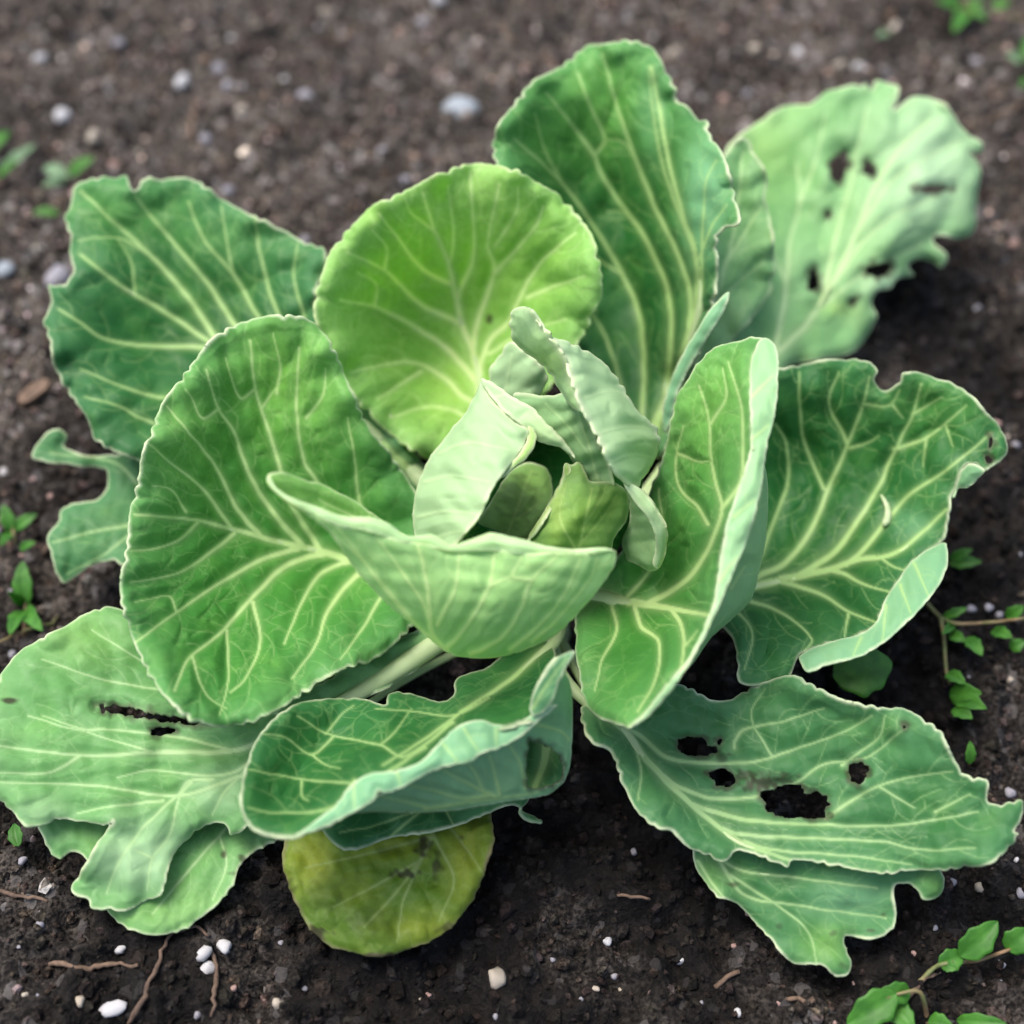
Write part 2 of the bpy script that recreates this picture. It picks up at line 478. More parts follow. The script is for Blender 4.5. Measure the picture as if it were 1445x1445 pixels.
def build_sheet(sh, seed):
    """one visible side of a leaf: traced outline + heights -> shell arrays"""
    cren = sh.get('cren', 1.6)
    o = catmull(sh['o'], True, 1.3)
    # crinkled margin
    d = np.roll(o, -1, 0) - np.roll(o, 1, 0); L = np.linalg.norm(d, axis=1) + 1e-6
    nrm = np.stack([d[:, 1], -d[:, 0]], 1) / L[:, None]
    s = np.cumsum(L / 2); tot = s[-1]
    r = np.random.RandomState(seed)
    k = max(3, round(tot / 30)); k2 = max(3, round(tot / 15)); k3 = max(2, round(tot / 90))
    u = s / tot * 2 * math.pi
    mod = 0.6 + 0.4 * np.sin(k3 * u + r.uniform(0, 6))
    off = cren * mod * (np.abs(np.sin(k * u / 2 + 1.3 * np.sin(k3 * u + r.uniform(0, 6)))) * 2 - 1.2) + cren * 0.12 * np.sin(k2 * u + 2 * np.sin(k * u * 0.37 + r.uniform(0, 6)))
    o = o + nrm * off[:, None]
    holes = []
    for hh in sh.get('holes', []):
        if len(hh) == 4 and not hasattr(hh[0], '__len__'):
            cx, cy, rx, ry = hh
            a = np.linspace(0, 2 * math.pi, 40, endpoint=False); q = 1 + 0.16 * np.sin(2 * a + cx) + 0.11 * np.sin(3 * a + cy) + 0.08 * np.sin(7 * a + cx) + 0.06 * np.sin(11 * a + cy)
            holes.append(np.stack([cx + rx * q * np.cos(a), cy + ry * q * np.sin(a)], 1))
        else:
            q = catmull(hh, True, 1.3)
            jr = np.random.RandomState(len(q)).normal(0, 1, (len(q) + 6, 2)); q = q + 1.5 * np.stack([np.convolve(jr[:, i_], np.ones(7) / 2.6, 'valid') for i_ in (0, 1)], 1)
            holes.append(q)
    polys = [o] + holes
    bpts = np.vstack(polys)
    mn, mx = o.min(0) - 4, o.max(0) + 4
    st = sh.get('step', STEP)
    xs = np.arange(mn[0], mx[0], st); ys = np.arange(mn[1], mx[1], st)
    ins = inside_rows(polys, xs, ys)
    X, Y = np.meshgrid(xs, ys)
    kd = kd_of(bpts)
    # distance only where wanted: inside or next to inside
    near = ins.copy()
    for dy in (-1, 0, 1):
        for dx in (-1, 0, 1):
            near |= np.roll(np.roll(ins, dy, 0), dx, 1)
    ds = np.full(X.shape, 1e9); ix = np.zeros(X.shape, int)
    a, b = kd_query(kd, X[near], Y[near]); ix[near] = a; ds[near] = b
    keep = ins | (near & (ds < 0.8 * st))
    qk = keep[:-1, :-1] & keep[:-1, 1:] & keep[1:, 1:] & keep[1:, :-1]
    # at least one corner inside
    q1 = ins[:-1, :-1] | ins[:-1, 1:] | ins[1:, 1:] | ins[1:, :-1]
    qk &= q1
    cnt = np.zeros(X.shape, int)
    cnt[:-1, :-1] += qk; cnt[:-1, 1:] += qk; cnt[1:, 1:] += qk; cnt[1:, :-1] += qk
    used = cnt > 0
    bnd = used & (cnt < 4)
    snap = bnd & (ds < 1.7 * st)
    X[snap] = bpts[ix[snap], 0]; Y[snap] = bpts[ix[snap], 1]
    ishole = ((ix >= len(o)) & near)[used]
    dist = np.where(snap, 0, np.where(ins, ds, 0))
    vid = -np.ones(X.shape, int); vid[used] = np.arange(used.sum())
    x = X[used]; y = Y[used]; dist = dist[used]
    q = np.stack([vid[:-1, :-1][qk], vid[1:, :-1][qk], vid[1:, 1:][qk], vid[:-1, 1:][qk]], 1)
    # veins
    rnd = random.Random(seed)
    main, mw, tert, tw = [], [], [], []
    mainl = []
    for w0, w1, pts in sh.get('v', []):
        c = catmull(pts, False, 1.5)
        wob = sines(seed + len(mainl), 40, 4)
        cc = c + np.stack([wob(c[:, 0], c[:, 1]), wob(c[:, 1], c[:, 0])], 1) * 0.5
        mainl.append((w0, w1, cc))
        main.append(cc); mw.append(w1 + (w0 * 1.3 - w1) * np.linspace(1, 0, len(cc)) ** 1.4)
    vein = np.zeros(len(x)); quilt = np.ones(len(x))
    if main:
        mp = np.vstack(main); mww = np.concatenate(mw)
        mk = kd_of(mp)
        for (w0, w1, c) in mainl:
            if len(c) < 20: continue
            i = int(rnd.uniform(8, 16)); side = rnd.choice((-1, 1))
            while i < len(c) - 3:
                t = c[min(i + 2, len(c) - 1)] - c[i - 2]; t = t / (np.linalg.norm(t) + 1e-6)
                ang = side * R(rnd.uniform(38, 68)); bend = -side * R(rnd.uniform(0.6, 3.2))
                p = c[i].copy(); path = [p.copy()]; an = math.atan2(t[1], t[0]) + ang
                Lm = rnd.uniform(22, 75)
                for kk in range(int(Lm / 2)):
                    an += bend + R(rnd.uniform(-3.5, 3.5)); an += R(rnd.uniform(-22, 22)) if rnd.random() < 0.06 else 0
                    p = p + np.array([math.cos(an), math.sin(an)]) * 2
                    path.append(p.copy())
                    if kk > 7 and mk.find((p[0], p[1], 0))[2] < 3: break
                path = np.array(path)
                if len(path) > 6:
                    tert.append(path); tw.append(np.linspace(1.7, 0.7, len(path)))
                    if rnd.random() < 0.6 and len(path) > 14:   # a fork
                        j = len(path) // 2; an2 = math.atan2(*(path[j] - path[j - 2])[::-1]) + R(rnd.choice((-1, 1)) * rnd.uniform(45, 80))
                        pp = [path[j]]
                        for kk in range(rnd.randint(6, 16)):
                            an2 += R(rnd.uniform(-4, 4)); pp.append(pp[-1] + np.array([math.cos(an2), math.sin(an2)]) * 2)
                        tert.append(np.array(pp)); tw.append(np.linspace(1.1, 0.6, len(pp)))
                side = -side if rnd.random() < 0.8 else side
                i += int(rnd.uniform(13, 27))
        a, b = kd_query(mk, x, y)
        w = mww[a]
        fall = np.clip((w * 0.44 + 1.1 - b) / (1.1 + w * 0.12), 0, 1)
        vein = fall * np.clip(0.52 + w * 0.055, 0, 0.9)
        vein = np.maximum(vein, 0.32 * np.exp(-(b / (w * 0.9 + 1.2)) ** 2) * np.clip(w / 6, 0.3, 1))
        quilt = 1 - np.exp(-(b / 16.0) ** 1.5)
        relief = np.exp(-(b / (w * 0.5 + 0.8)) ** 2) * np.clip(w / 7, 0.15, 1.0)
        if tert and sh.get('tert', True):
            tp = np.vstack(tert); tww = np.concatenate(tw)
            a2, b2 = kd_query(kd_of(tp), x, y)
            f2 = np.clip((tww[a2] * 0.5 + 1.2 - b2) / 1.6, 0, 1) * sh.get('tk', 0.5) * 0.8
            vein = np.maximum(vein, f2)
            quilt = np.minimum(quilt, 1 - 0.5 * np.exp(-(b2 / 8.0) ** 1.5))
    else:
        relief = np.zeros(len(x))
    # heights
    hf = tps(sh['h'])
    hh = hf(x, y)
    ru = sh.get('ruf', 0.0035)
    f1 = sines(seed + 50, 110); f2 = sines(seed + 90, 48)
    hh = hh + (ru * f1(x, y) + ru * 0.4 * f2(x, y)) * np.exp(-dist / 38.0) + 0.0012 * sines(seed + 7, 160)(x, y)
    deep = sh.get('deep', 0.0)
    hh = hh - deep * (1 - np.exp(-(dist / 95.0) ** 2))
    rum = sh.get('rum', 0.0005)
    if rum: hh = hh + rum * sines(seed + 31, 60)(x, y) + rum * 0.5 * sines(seed + 37, 26)(x, y)
    hmin = sh.get('hmin')
    if hmin is not None:
        hh = np.maximum(hh, hmin)
    hf0 = hf
    hf = lambda u_, v_: hf0(u_, v_) + 0.0012 * sines(seed + 7, 160)(u_, v_) - deep * (1 - np.exp(-(kd_query(kd, np.asarray(u_), np.asarray(v_))[1] / 95.0) ** 2))
    p = P(x, y, hh)
    # normals
    fn = np.cross(p[q[:, 2]] - p[q[:, 0]], p[q[:, 3]] - p[q[:, 1]])
    n = np.zeros_like(p)
    for k_ in range(4): np.add.at(n, q[:, k_], fn)
    n /= np.linalg.norm(n, axis=1)[:, None] + 1e-12
    if ((CAM[None] - p) * n).sum(1).mean() < 0:
        n = -n; q = q[:, ::-1]
    inner = np.clip(dist / 12.0, 0, 1)
    und = 1.0 if sh.get('under') else 0.0
    ql = sh.get('quilt', 0.0016) * 1.35
    up = quilt * ql * inner + relief * (0.0011 if und else 0.0004) * inner
    th = sh.get('th', 0.0010)
    top = p + n * up[:, None]
    bot = p + n * (quilt * ql * inner - th - relief * (0.0004 if und else 0.0014))[:, None]
    nv = len(p)
    # boundary edges -> rim quads
    e = np.concatenate([q[:, [0, 1]], q[:, [1, 2]], q[:, [2, 3]], q[:, [3, 0]]])
    key = e[:, 0].astype(np.int64) * nv + e[:, 1]; rkey = e[:, 1].astype(np.int64) * nv + e[:, 0]
    be = e[~np.isin(key, rkey)]
    rim = np.stack([be[:, 1], be[:, 0], be[:, 0] + nv, be[:, 1] + nv], 1)
    faces = np.vstack([q, q[:, ::-1] + nv, rim])
    edge = np.clip(1.25 - dist / sh.get('ew', 2.9), 0, 1)
    edge = np.where(edge > 0, edge * (0.75 + 0.25 * f2(x, y)), 0).clip(0, 1)
    stain = np.where(ishole, 0.75 * np.clip(1 - dist / 6.5 + 0.5 * f2(x * 2.3, y * 2.3), 0, 1) * (dist < 9), 0)
    edge = np.where(ishole, edge * 0.25, edge)
    for (sx, sy, rx, ry, k_) in sh.get('stain', []):
        g = sines(int(sx + sy), 14)(x, y) * 0.35
        stain = np.maximum(stain, k_ * np.clip(1.6 - 1.3 * (np.hypot((x - sx) / rx, (y - sy) / ry) + g), 0, 1))
    young = np.zeros(nv)
    for (sx, sy, rx, ry, k_) in sh.get('young', []):  # yellowish tint; spots on upper leaf halves paint in the light
        young = np.maximum(young, k_ * np.exp(-(((x - sx) / rx) ** 2 + ((y - sy) / ry) ** 2)))
    wax = np.clip(sh.get('wax', 0.0) + sh.get('mw', 0.24) * np.exp(-dist / 55.0), 0, 1)  # real margin bloom, plus sky sheen painted in as colour
    for (sx, sy, rx, ry, k_) in sh.get('waxs', []):
        wax = np.maximum(wax, k_ * np.exp(-(((x - sx) / rx) ** 2 + ((y - sy) / ry) ** 2)))
    at = {'wax': np.concatenate([wax, wax]), 'vein': np.concatenate([vein, vein]), 'edge': np.concatenate([edge, edge]),
          'under': np.concatenate([np.full(nv, und), np.full(nv, 1 - und)]),
          'stain': np.concatenate([stain, stain]), 'young': np.concatenate([young, young])}
    return np.vstack([top, bot]), faces, at, hf, n, x, y

def leaf(name, sheets, mat, rib=None, label=None, seed=None):
    LEAF_N[0] += 1
    seed = seed or LEAF_N[0] * 131
    cos, fs, ats = [], [], []
    base = 0
    first = None
    for i, sh in enumerate(sheets):
        co, f, at, hf, n, x, y = build_sheet(sh, seed + i * 17)
        if i == 0: first = (hf, n, x, y); LAST['hf'] = hf
        cos.append(co); fs.append(f + base); ats.append(at); base += len(co)
    at = {k: np.concatenate([a[k] for a in ats]) for k in ats[0]}
    o = mesh_np(name, np.vstack(cos) - PINV, [np.vstack(fs)], mat, plant, attrs=at)
    if label: o['label'] = label
    if rib:
        hf = first[0]
        c = catmull(rib['p'], False, 4)
        h = hf(c[:, 0], c[:, 1])
        p = P(c[:, 0], c[:, 1], h)
        e = 3.0
        gx_ = P(c[:, 0] + e, c[:, 1], hf(c[:, 0] + e, c[:, 1])) - p
        gy_ = P(c[:, 0], c[:, 1] + e, hf(c[:, 0], c[:, 1] + e)) - p
        nn = np.cross(gy_, gx_); nn /= np.linalg.norm(nn, axis=1)[:, None] + 1e-12
        sgn = np.sign(((CAM - p) * nn).sum(1)); nn *= sgn[:, None]
        r0, r1 = rib['r']
        uu = np.linspace(0, 1, len(c)); rad = (r0 * (1 - uu) ** 0.6 + 0.6) * 0.62 / 2479.0
        lift = rib.get('l0', -0.45) - 0.6 * uu
        p = p + nn * (rad * lift)[:, None]
        ups = nn
        hs = rib.get('hs', 0.04)
        if hs is not None:
            end = BASE + np.array([0, 0, hs])
            start = p[0]; tan = start - p[min(4, len(p) - 1)]; tan /= np.linalg.norm(tan) + 1e-9
            dL = np.linalg.norm(end - start)
            tt = np.linspace(0, 1, 14)[:, None]
            c1 = start + tan * dL * 0.4; c2 = end + np.array([0, 0, 0.01]) + (start - end) * 0.3
            bz = (1 - tt) ** 3 * start + 3 * (1 - tt) ** 2 * tt * c1 + 3 * (1 - tt) * tt ** 2 * c2 + tt ** 3 * end
            p = np.vstack([bz[::-1][:-1], p])
            rad = np.concatenate([np.linspace(r0 * 1.0, (r0 + .6) * .62, 13) / 2479.0, rad])
            u2 = np.linspace(0, 1, 13)[:, None] * (nn[0] - np.array([0, 0, 1.0])) + np.array([0, 0, 1.0])
            ups = np.vstack([u2, nn])
        rad[-1] *= 0.4
        co, f = tube(p, rad, 10, 0.8, ups)
        mesh_np('midrib', co - PINV, f, M_RIB, o)
    return o
# Traced leaves: o outline, h heights in metres, v veins (width start, width end, points), holes.
S = dict
# --- chewed pale leaf behind, upper right
leaf('leaf', [S(
    o=[(1024,212),(1045,190),(1075,168),(1105,150),(1140,147),(1150,141),(1162,131),(1185,124),(1204,119),(1214,122),(1222,117),(1228,125),(1236,113),(1250,117),(1268,122),(1266,140),(1261,154),(1280,140),(1300,136),(1325,143),(1345,158),(1357,180),(1370,192),(1386,201),(1386,212),(1378,218),(1370,216),(1380,228),(1384,245),(1380,272),(1378,300),(1378,316),(1368,332),(1350,337),(1330,332),(1318,335),(1319,344),(1335,358),(1335,370),(1327,378),(1316,370),(1300,366),(1284,371),(1283,380),(1289,388),(1275,391),(1264,396),(1258,406),(1240,411),(1231,421),(1230,430),(1237,447),(1232,460),(1220,480),(1205,496),(1160,508),(1110,518),(1060,560),(1010,610),(965,620),(955,560),(975,440),(995,320)],
    h=[(985,610,.05),(1090,500,.062),(1150,380,.075),(1200,250,.10),(1240,115,.125),(1030,210,.115),(1010,330,.10),(1380,230,.095),(1340,340,.065),(1220,480,.040),(1260,330,.086),(1300,180,.118),(1130,250,.090)],
    v=[(9,4,[(1000,610),(1060,540),(1097,498),(1139,457),(1170,408),(1201,346),(1232,270),(1270,210),(1310,170)]),(6,2.5,[(1092,500),(1108,415),(1114,346),(1128,287),(1125,230)]),(5,2,[(1164,410),(1177,346),(1198,270),(1211,208),(1225,150)]),
       (4,2,[(1180,395),(1220,340),(1270,300),(1330,275)]),(4,2,[(1205,335),(1260,255),(1320,215),(1360,200)]),(3.5,2,[(1150,440),(1200,400),(1250,370),(1300,345)]),(3,1.5,[(1110,400),(1075,320),(1060,250)]),(3,1.5,[(1128,287),(1150,230),(1165,160)])],
    holes=[(1184,236,12,22),(1226,239,8,11),(1315,267,22,5),(1168,303,4,4.5),(1148,396,9,14),(1240,381,17,11),(1204,424,5,4)],
    young=[(1180,435,28,12,1.0),(1060,200,60,70,.8)], waxs=[(1300,230,100,120,.75),(1250,400,50,30,.6)], tk=.28, ruf=.005, cren=1.3)],
    M_PALE, S(p=[(1000,610),(1060,540),(1097,498),(1139,457),(1170,408),(1201,346)], r=(11,3), hs=.03),
    'pale waxy outer leaf with round insect holes and a chewed edge')
# --- narrow leaf between it and the tall leaf
leaf('leaf', [S(
    o=[(1045,197),(1056,197),(1062,215),(1075,232),(1081,255),(1080,280),(1085,300),(1090,330),(1092,360),(1094,385),(1087,396),(1090,405),(1080,422),(1060,452),(1035,480),(1010,520),(985,570),(955,600),(940,560),(950,460),(955,360),(980,280),(1015,230),(1032,210)],
    h=[(960,590,.055),(1000,480,.085),(1045,197,.165),(1092,370,.118),(1060,450,.09),(1050,320,.125),(970,330,.13)],
    v=[(6,2,[(960,595),(985,500),(1010,420),(1035,330),(1048,215)]),(3,1.5,[(1005,440),(1040,400),(1080,370)]),(3,1.5,[(1025,370),(1050,330),(1075,290)])],
    tk=.3, ruf=.004)], M_PALE, S(p=[(960,595),(985,500),(1010,420),(1030,340)], r=(8,2), hs=.04))
# --- upper left leaf
leaf('leaf', [S(
    o=[(92,310),(99,285),(106,262),(130,252),(165,249),(179,247),(183,261),(189,269),(197,262),(202,252),(225,252),(255,250),(275,254),(300,270),(330,290),(365,308),(400,325),(430,342),(455,350),(462,366),(449,400),(447,435),(480,490),(530,560),(580,630),(610,690),(560,715),(480,725),(400,725),(300,705),(235,675),(196,652),(170,640),(150,632),(130,614),(122,590),(105,565),(85,535),(75,515),(70,480),(62,450),(72,425),(69,402),(84,403),(98,395),(102,380),(98,355),(100,335)],
    h=[(605,690,.05),(450,560,.082),(300,480,.105),(170,400,.125),(180,250,.147),(92,310,.139),(62,450,.115),(196,652,.078),(128,612,.085),(400,325,.139),(455,360,.135),(330,290,.144),(270,400,.120),(350,700,.06),(240,560,.092)],
    v=[(11,4,[(600,685),(500,590),(400,525),(320,490),(294,481),(242,446),(173,405),(114,360)]),(8,3,[(340,495),(308,481),(270,425),(215,363),(166,318),(114,270)]),(8,3,[(390,520),(336,464),(294,401),(242,339),(204,294),(190,275)]),(7,2.5,[(430,540),(363,443),(329,387),(287,336),(266,284)]),(6,2.5,[(440,530),(391,439),(367,356),(360,308)]),(7,2.5,[(350,502),(287,491),(208,488),(149,479),(114,457),(83,436)]),(5.5,2,[(330,575),(270,565),(221,560),(173,546),(114,521)]),(4,2,[(290,620),(208,594),(166,573),(120,560)]),(3,1.5,[(215,363),(180,340),(140,335),(110,340)]),(3,1.5,[(329,387),(320,340),(312,290)]),(5,2,[(445,530),(430,450),(415,390),(420,345)]),(3,1.5,[(190,415),(185,370),(165,335)])],
    young=[(170,290,120,50,.55),(330,330,100,50,.3)], cren=2.2, deep=.016, tk=.34, ruf=.004)], M_DEEP, S(p=[(600,685),(500,590),(400,525),(320,490),(294,481),(242,446),(173,405)], r=(24,3), hs=.05))  # yellowish spots along the top paint in the lit half
# --- tall leaf at the back
leaf('leaf', [S(
    o=[(700,180),(718,156),(735,135),(750,115),(780,100),(808,82),(825,66),(850,62),(885,57),(915,64),(930,80),(940,100),(953,125),(955,143),(970,150),(985,168),(997,170),(1000,188),(1015,210),(1025,230),(1032,255),(1038,285),(1044,312),(1035,320),(1022,322),(1013,332),(1011,352),(1013,385),(1009,415),(1000,450),(985,500),(962,555),(950,605),(935,645),(905,640),(880,600),(850,550),(815,490),(775,410),(735,320),(706,250),(696,215)],
    h=[(920,630,.048),(945,520,.076),(900,420,.098),(905,300,.136),(880,180,.174),(885,57,.206),(700,200,.184),(780,100,.198),(1000,190,.204),(1044,312,.198),(1010,380,.165),(985,500,.115),(850,540,.062),(770,380,.110),(735,320,.138),(706,250,.178),(960,280,.178)],
    v=[(13,5,[(915,625),(942,560),(968,490),(985,420),(983,360),(966,311),(950,250),(935,180),(920,95)]),(8,3,[(940,560),(947,491),(947,432),(933,381),(902,322),(861,266),(840,221),(854,197),(829,142),(816,104)]),(5,2,[(840,221),(802,170),(771,131)]),(8,3,[(975,470),(975,415),(961,367),(926,294),(899,228),(874,159),(850,76)]),(5,2.5,[(978,346),(954,287),(933,221),(921,149),(916,93)]),(7,3,[(905,600),(909,498),(899,432),(878,387),(850,339),(791,256),(726,197)]),(4.5,2,[(990,415),(992,332),(997,256),(1011,225)]),(4,2,[(985,370),(1005,320),(1025,290)]),(4,2,[(880,560),(860,490),(840,450),(800,400)]),(3,1.5,[(878,387),(850,370),(820,345)]),(3,1.5,[(902,322),(880,300),(858,298)]),(3,1.5,[(899,228),(880,200),(854,197)]),(3,1.5,[(791,256),(770,215),(755,160)])],
    young=[(840,120,130,110,.95),(1000,250,55,90,.8),(750,190,70,70,.75)], waxs=[(1000,270,38,110,.8),(925,150,28,90,.4)], cren=2.2, deep=.013, tk=.36, ruf=.0045, quilt=.002),  # pale top spots over deep green paint light above a shaded base
  S(o=[(1029,412),(1022,438),(1006,465),(990,490),(972,520),(958,552),(948,590),(938,610),(934,585),(942,550),(960,505),(984,465),(1005,432)],
    h=[(1029,412,.165),(938,600,.10),(985,480,.145),(972,520,.128),(950,545,.115)], wax=.7, under=True, cren=.8, ruf=.001)],
    M_DEEP, S(p=[(915,625),(942,560),(968,490),(985,420),(983,360),(966,311)], r=(20,4), hs=.055))
# --- bright leaf behind the head
leaf('leaf', [S(
    o=[(445,430),(450,400),(460,370),(475,345),(495,320),(525,292),(560,275),(590,260),(625,245),(650,235),(672,230),(695,234),(720,238),(740,246),(770,265),(790,278),(810,300),(828,322),(838,345),(846,370),(850,395),(848,420),(836,440),(828,465),(815,485),(790,530),(750,580),(715,630),(690,660),(650,660),(600,645),(560,620),(530,592),(500,560),(470,510),(452,470)],
    h=[(690,650,.058),(668,540,.083),(650,430,.11),(672,230,.190),(445,430,.147),(525,292,.176),(850,395,.157),(790,278,.178),(815,485,.118),(500,560,.098),(590,640,.066),(640,330,.158),(540,430,.118),(760,400,.132),(600,530,.075)],
    v=[(13,4,[(690,640),(680,570),(669,498),(653,460),(643,415),(629,360),(613,325),(596,273)]),(6,2.5,[(636,400),(594,377),(553,325),(535,301)]),(7,2.5,[(648,455),(594,429),(542,381),(490,356)]),(8,3,[(674,540),(656,518),(629,490),(598,469),(528,433),(480,424)]),(6,2.5,[(676,570),(653,559),(632,538),(601,518),(570,511),(494,525)]),(4,2,[(594,524),(573,538),(532,563)]),(6,2.5,[(645,430),(650,408),(667,367),(667,304),(663,242)]),(7,2.5,[(669,500),(672,464),(691,408),(698,374),(688,346),(705,260)]),(5,2,[(698,385),(757,318),(767,291)]),(7,2.5,[(676,540),(681,507),(695,476),(719,455),(733,422),(764,370),(812,329)]),(4,2,[(745,420),(780,405),(826,390)]),(4,2,[(672,600),(640,580),(600,575),(550,590)]),(3.5,1.5,[(528,433),(530,400),(505,385)]),(3.5,1.5,[(542,381),(545,350),(525,325)]),(3.5,1.5,[(613,325),(580,300),(572,280)]),(3.5,1.5,[(635,370),(640,330),(632,262)]),(3.5,1.5,[(698,346),(728,300),(732,262)]),(4,1.8,[(690,500),(740,470),(800,450)])],
    stain=[(693,449,5,11,.8)], young=[(650,330,150,120,.55),(640,560,60,60,.6)], cren=3.2, deep=.018, tk=.4, ruf=.004, quilt=.002)],
    M_LIGHT, S(p=[(690,640),(680,570),(669,498),(653,460),(643,415),(629,360),(613,325)], r=(18,4), hs=.065),
    'bright yellow-green leaf standing behind the head')
# --- big round leaf on the left
leaf('leaf', [S(
    o=[(170,830),(180,770),(184,720),(196,680),(200,650),(212,615),(230,570),(255,535),(290,490),(320,465),(360,449),(400,446),(435,450),(455,468),(475,500),(500,560),(522,605),(550,640),(585,690),(615,740),(625,790),(610,840),(580,885),(560,905),(535,928),(505,938),(480,946),(440,970),(400,997),(360,1017),(310,1026),(270,1015),(235,985),(215,960),(195,920),(180,880),(171,850)],
    h=[(620,800,.062),(500,790,.064),(380,762,.092),(280,735,.118),(190,726,.142),(171,840,.128),(215,615,.158),(290,490,.163),(400,446,.168),(475,500,.156),(560,650,.10),(310,1026,.102),(220,960,.115),(440,968,.083),(560,900,.064),(330,900,.094),(410,600,.130),(300,620,.137),(480,870,.07)],
    v=[(15,4,[(620,808),(560,800),(500,791),(450,778),(391,764),(332,748),(277,734),(190,726)]),(5.5,2.5,[(325,745),(284,688),(249,660),(208,625)]),(6.5,2.5,[(365,755),(332,715),(305,660),(270,615),(235,573)]),(8,3,[(425,770),(374,708),(349,663),(329,608),(308,577),(291,522)]),(8,3,[(450,775),(408,705),(391,646),(370,580),(360,549),(353,480)]),(7,3,[(510,790),(470,720),(446,677),(429,650),(419,577),(422,490)]),(6,2.5,[(550,790),(520,740),(509,715),(499,635),(490,590)]),(4.5,2,[(277,738),(249,764),(208,776),(183,778)]),(5.5,2.5,[(330,752),(291,784),(249,809),(183,822)]),(7,2.5,[(420,775),(405,778),(367,791),(305,826),(249,864),(190,907)]),(8,3,[(455,782),(436,786),(398,802),(353,847),(305,899),(266,930),(246,975)]),(6.5,2.5,[(500,792),(478,797),(446,816),(412,881),(401,909)]),(7.5,2.5,[(530,798),(498,818),(464,861),(446,909),(412,958)]),(5,2,[(356,850),(367,906),(346,958),(325,978)]),(5,2,[(570,806),(540,840),(510,890),(480,930)]),
       (3.5,1.5,[(308,577),(285,590),(270,560),(262,550)]),(3.5,1.5,[(360,549),(340,562),(325,530),(318,505)]),(3.5,1.5,[(391,555),(395,515),(385,470)]),(3.5,1.5,[(370,575),(395,540)]),(3.5,1.5,[(432,590),(455,560),(460,520)]),(3.5,1.5,[(262,722),(242,692),(215,685)]),(3,1.5,[(249,864),(238,842),(190,850)]),(3.5,1.5,[(270,925),(290,980),(320,1000)]),(3.5,1.5,[(320,890),(322,960),(310,1010)])],
    young=[(430,520,110,120,.75),(250,600,70,90,.4)], cren=2.6, deep=.018, tk=.34, ruf=.004, quilt=.002)],  # yellowish upper spots put the light on this half into the colour
    M_MID, S(p=[(620,808),(560,800),(500,791),(450,778),(391,764),(332,748),(277,734)], r=(22,4), hs=.06),
    'big round mid-green leaf fanned out beside the head')
# --- chewed old leaf low on the left
leaf('leaf', [S(
    o=[(64,611),(80,605),(95,615),(90,629),(111,639),(138,643),(195,640),(270,660),(340,740),(330,800),(260,815),(200,800),(173,798),(159,791),(131,798),(104,815),(90,823),(80,810),(71,778),(67,757),(81,736),(87,719),(104,710),(135,705),(149,688),(152,667),(140,660),(104,658),(62,651),(45,645),(50,630)],
    h=[(320,780,.03),(220,720,.04),(120,650,.048),(60,640,.05),(80,606,.062),(75,760,.038),(90,823,.025),(160,770,.036)],
    v=[(6,2.5,[(330,770),(250,740),(160,745),(75,765)]),(4,2,[(240,738),(200,690),(160,652),(70,640)]),(3,1.5,[(200,742),(150,780),(95,810)])],
    tk=.3, ruf=.003, hmin=.012)], M_OLD, S(p=[(330,770),(250,740),(160,745)], r=(8,2), hs=.02))
# --- lowest leaf lying under the lower left leaf
leaf('leaf', [S(
    o=[(55,1160),(62,1185),(72,1203),(84,1213),(100,1202),(118,1208),(140,1260),(155,1290),(180,1310),(215,1320),(260,1311),(300,1282),(330,1246),(340,1221),(358,1202),(390,1185),(430,1140),(480,1060),(450,1020),(380,1040),(250,1080),(120,1120)],
    h=[(450,1040,.02),(300,1150,.022),(84,1213,.028),(215,1320,.013),(340,1220,.02),(150,1150,.032),(250,1250,.018)],
    v=[(6,2,[(460,1040),(380,1110),(300,1190),(215,1290)]),(3,1.5,[(340,1150),(250,1170),(150,1200)]),(3,1.5,[(310,1180),(320,1220),(300,1270)])],
    stain=[(316,1205,6,5,.8),(343,1213,7,5,.7),(325,1233,7,3,.4)], young=[(250,1290,120,50,.5)], tk=.25, ruf=.002, hmin=.012)], M_SPRAWL, S(p=[(460,1040),(380,1110),(300,1190)], r=(7,2), hs=.015),
    'pale lowest leaf resting on the soil')
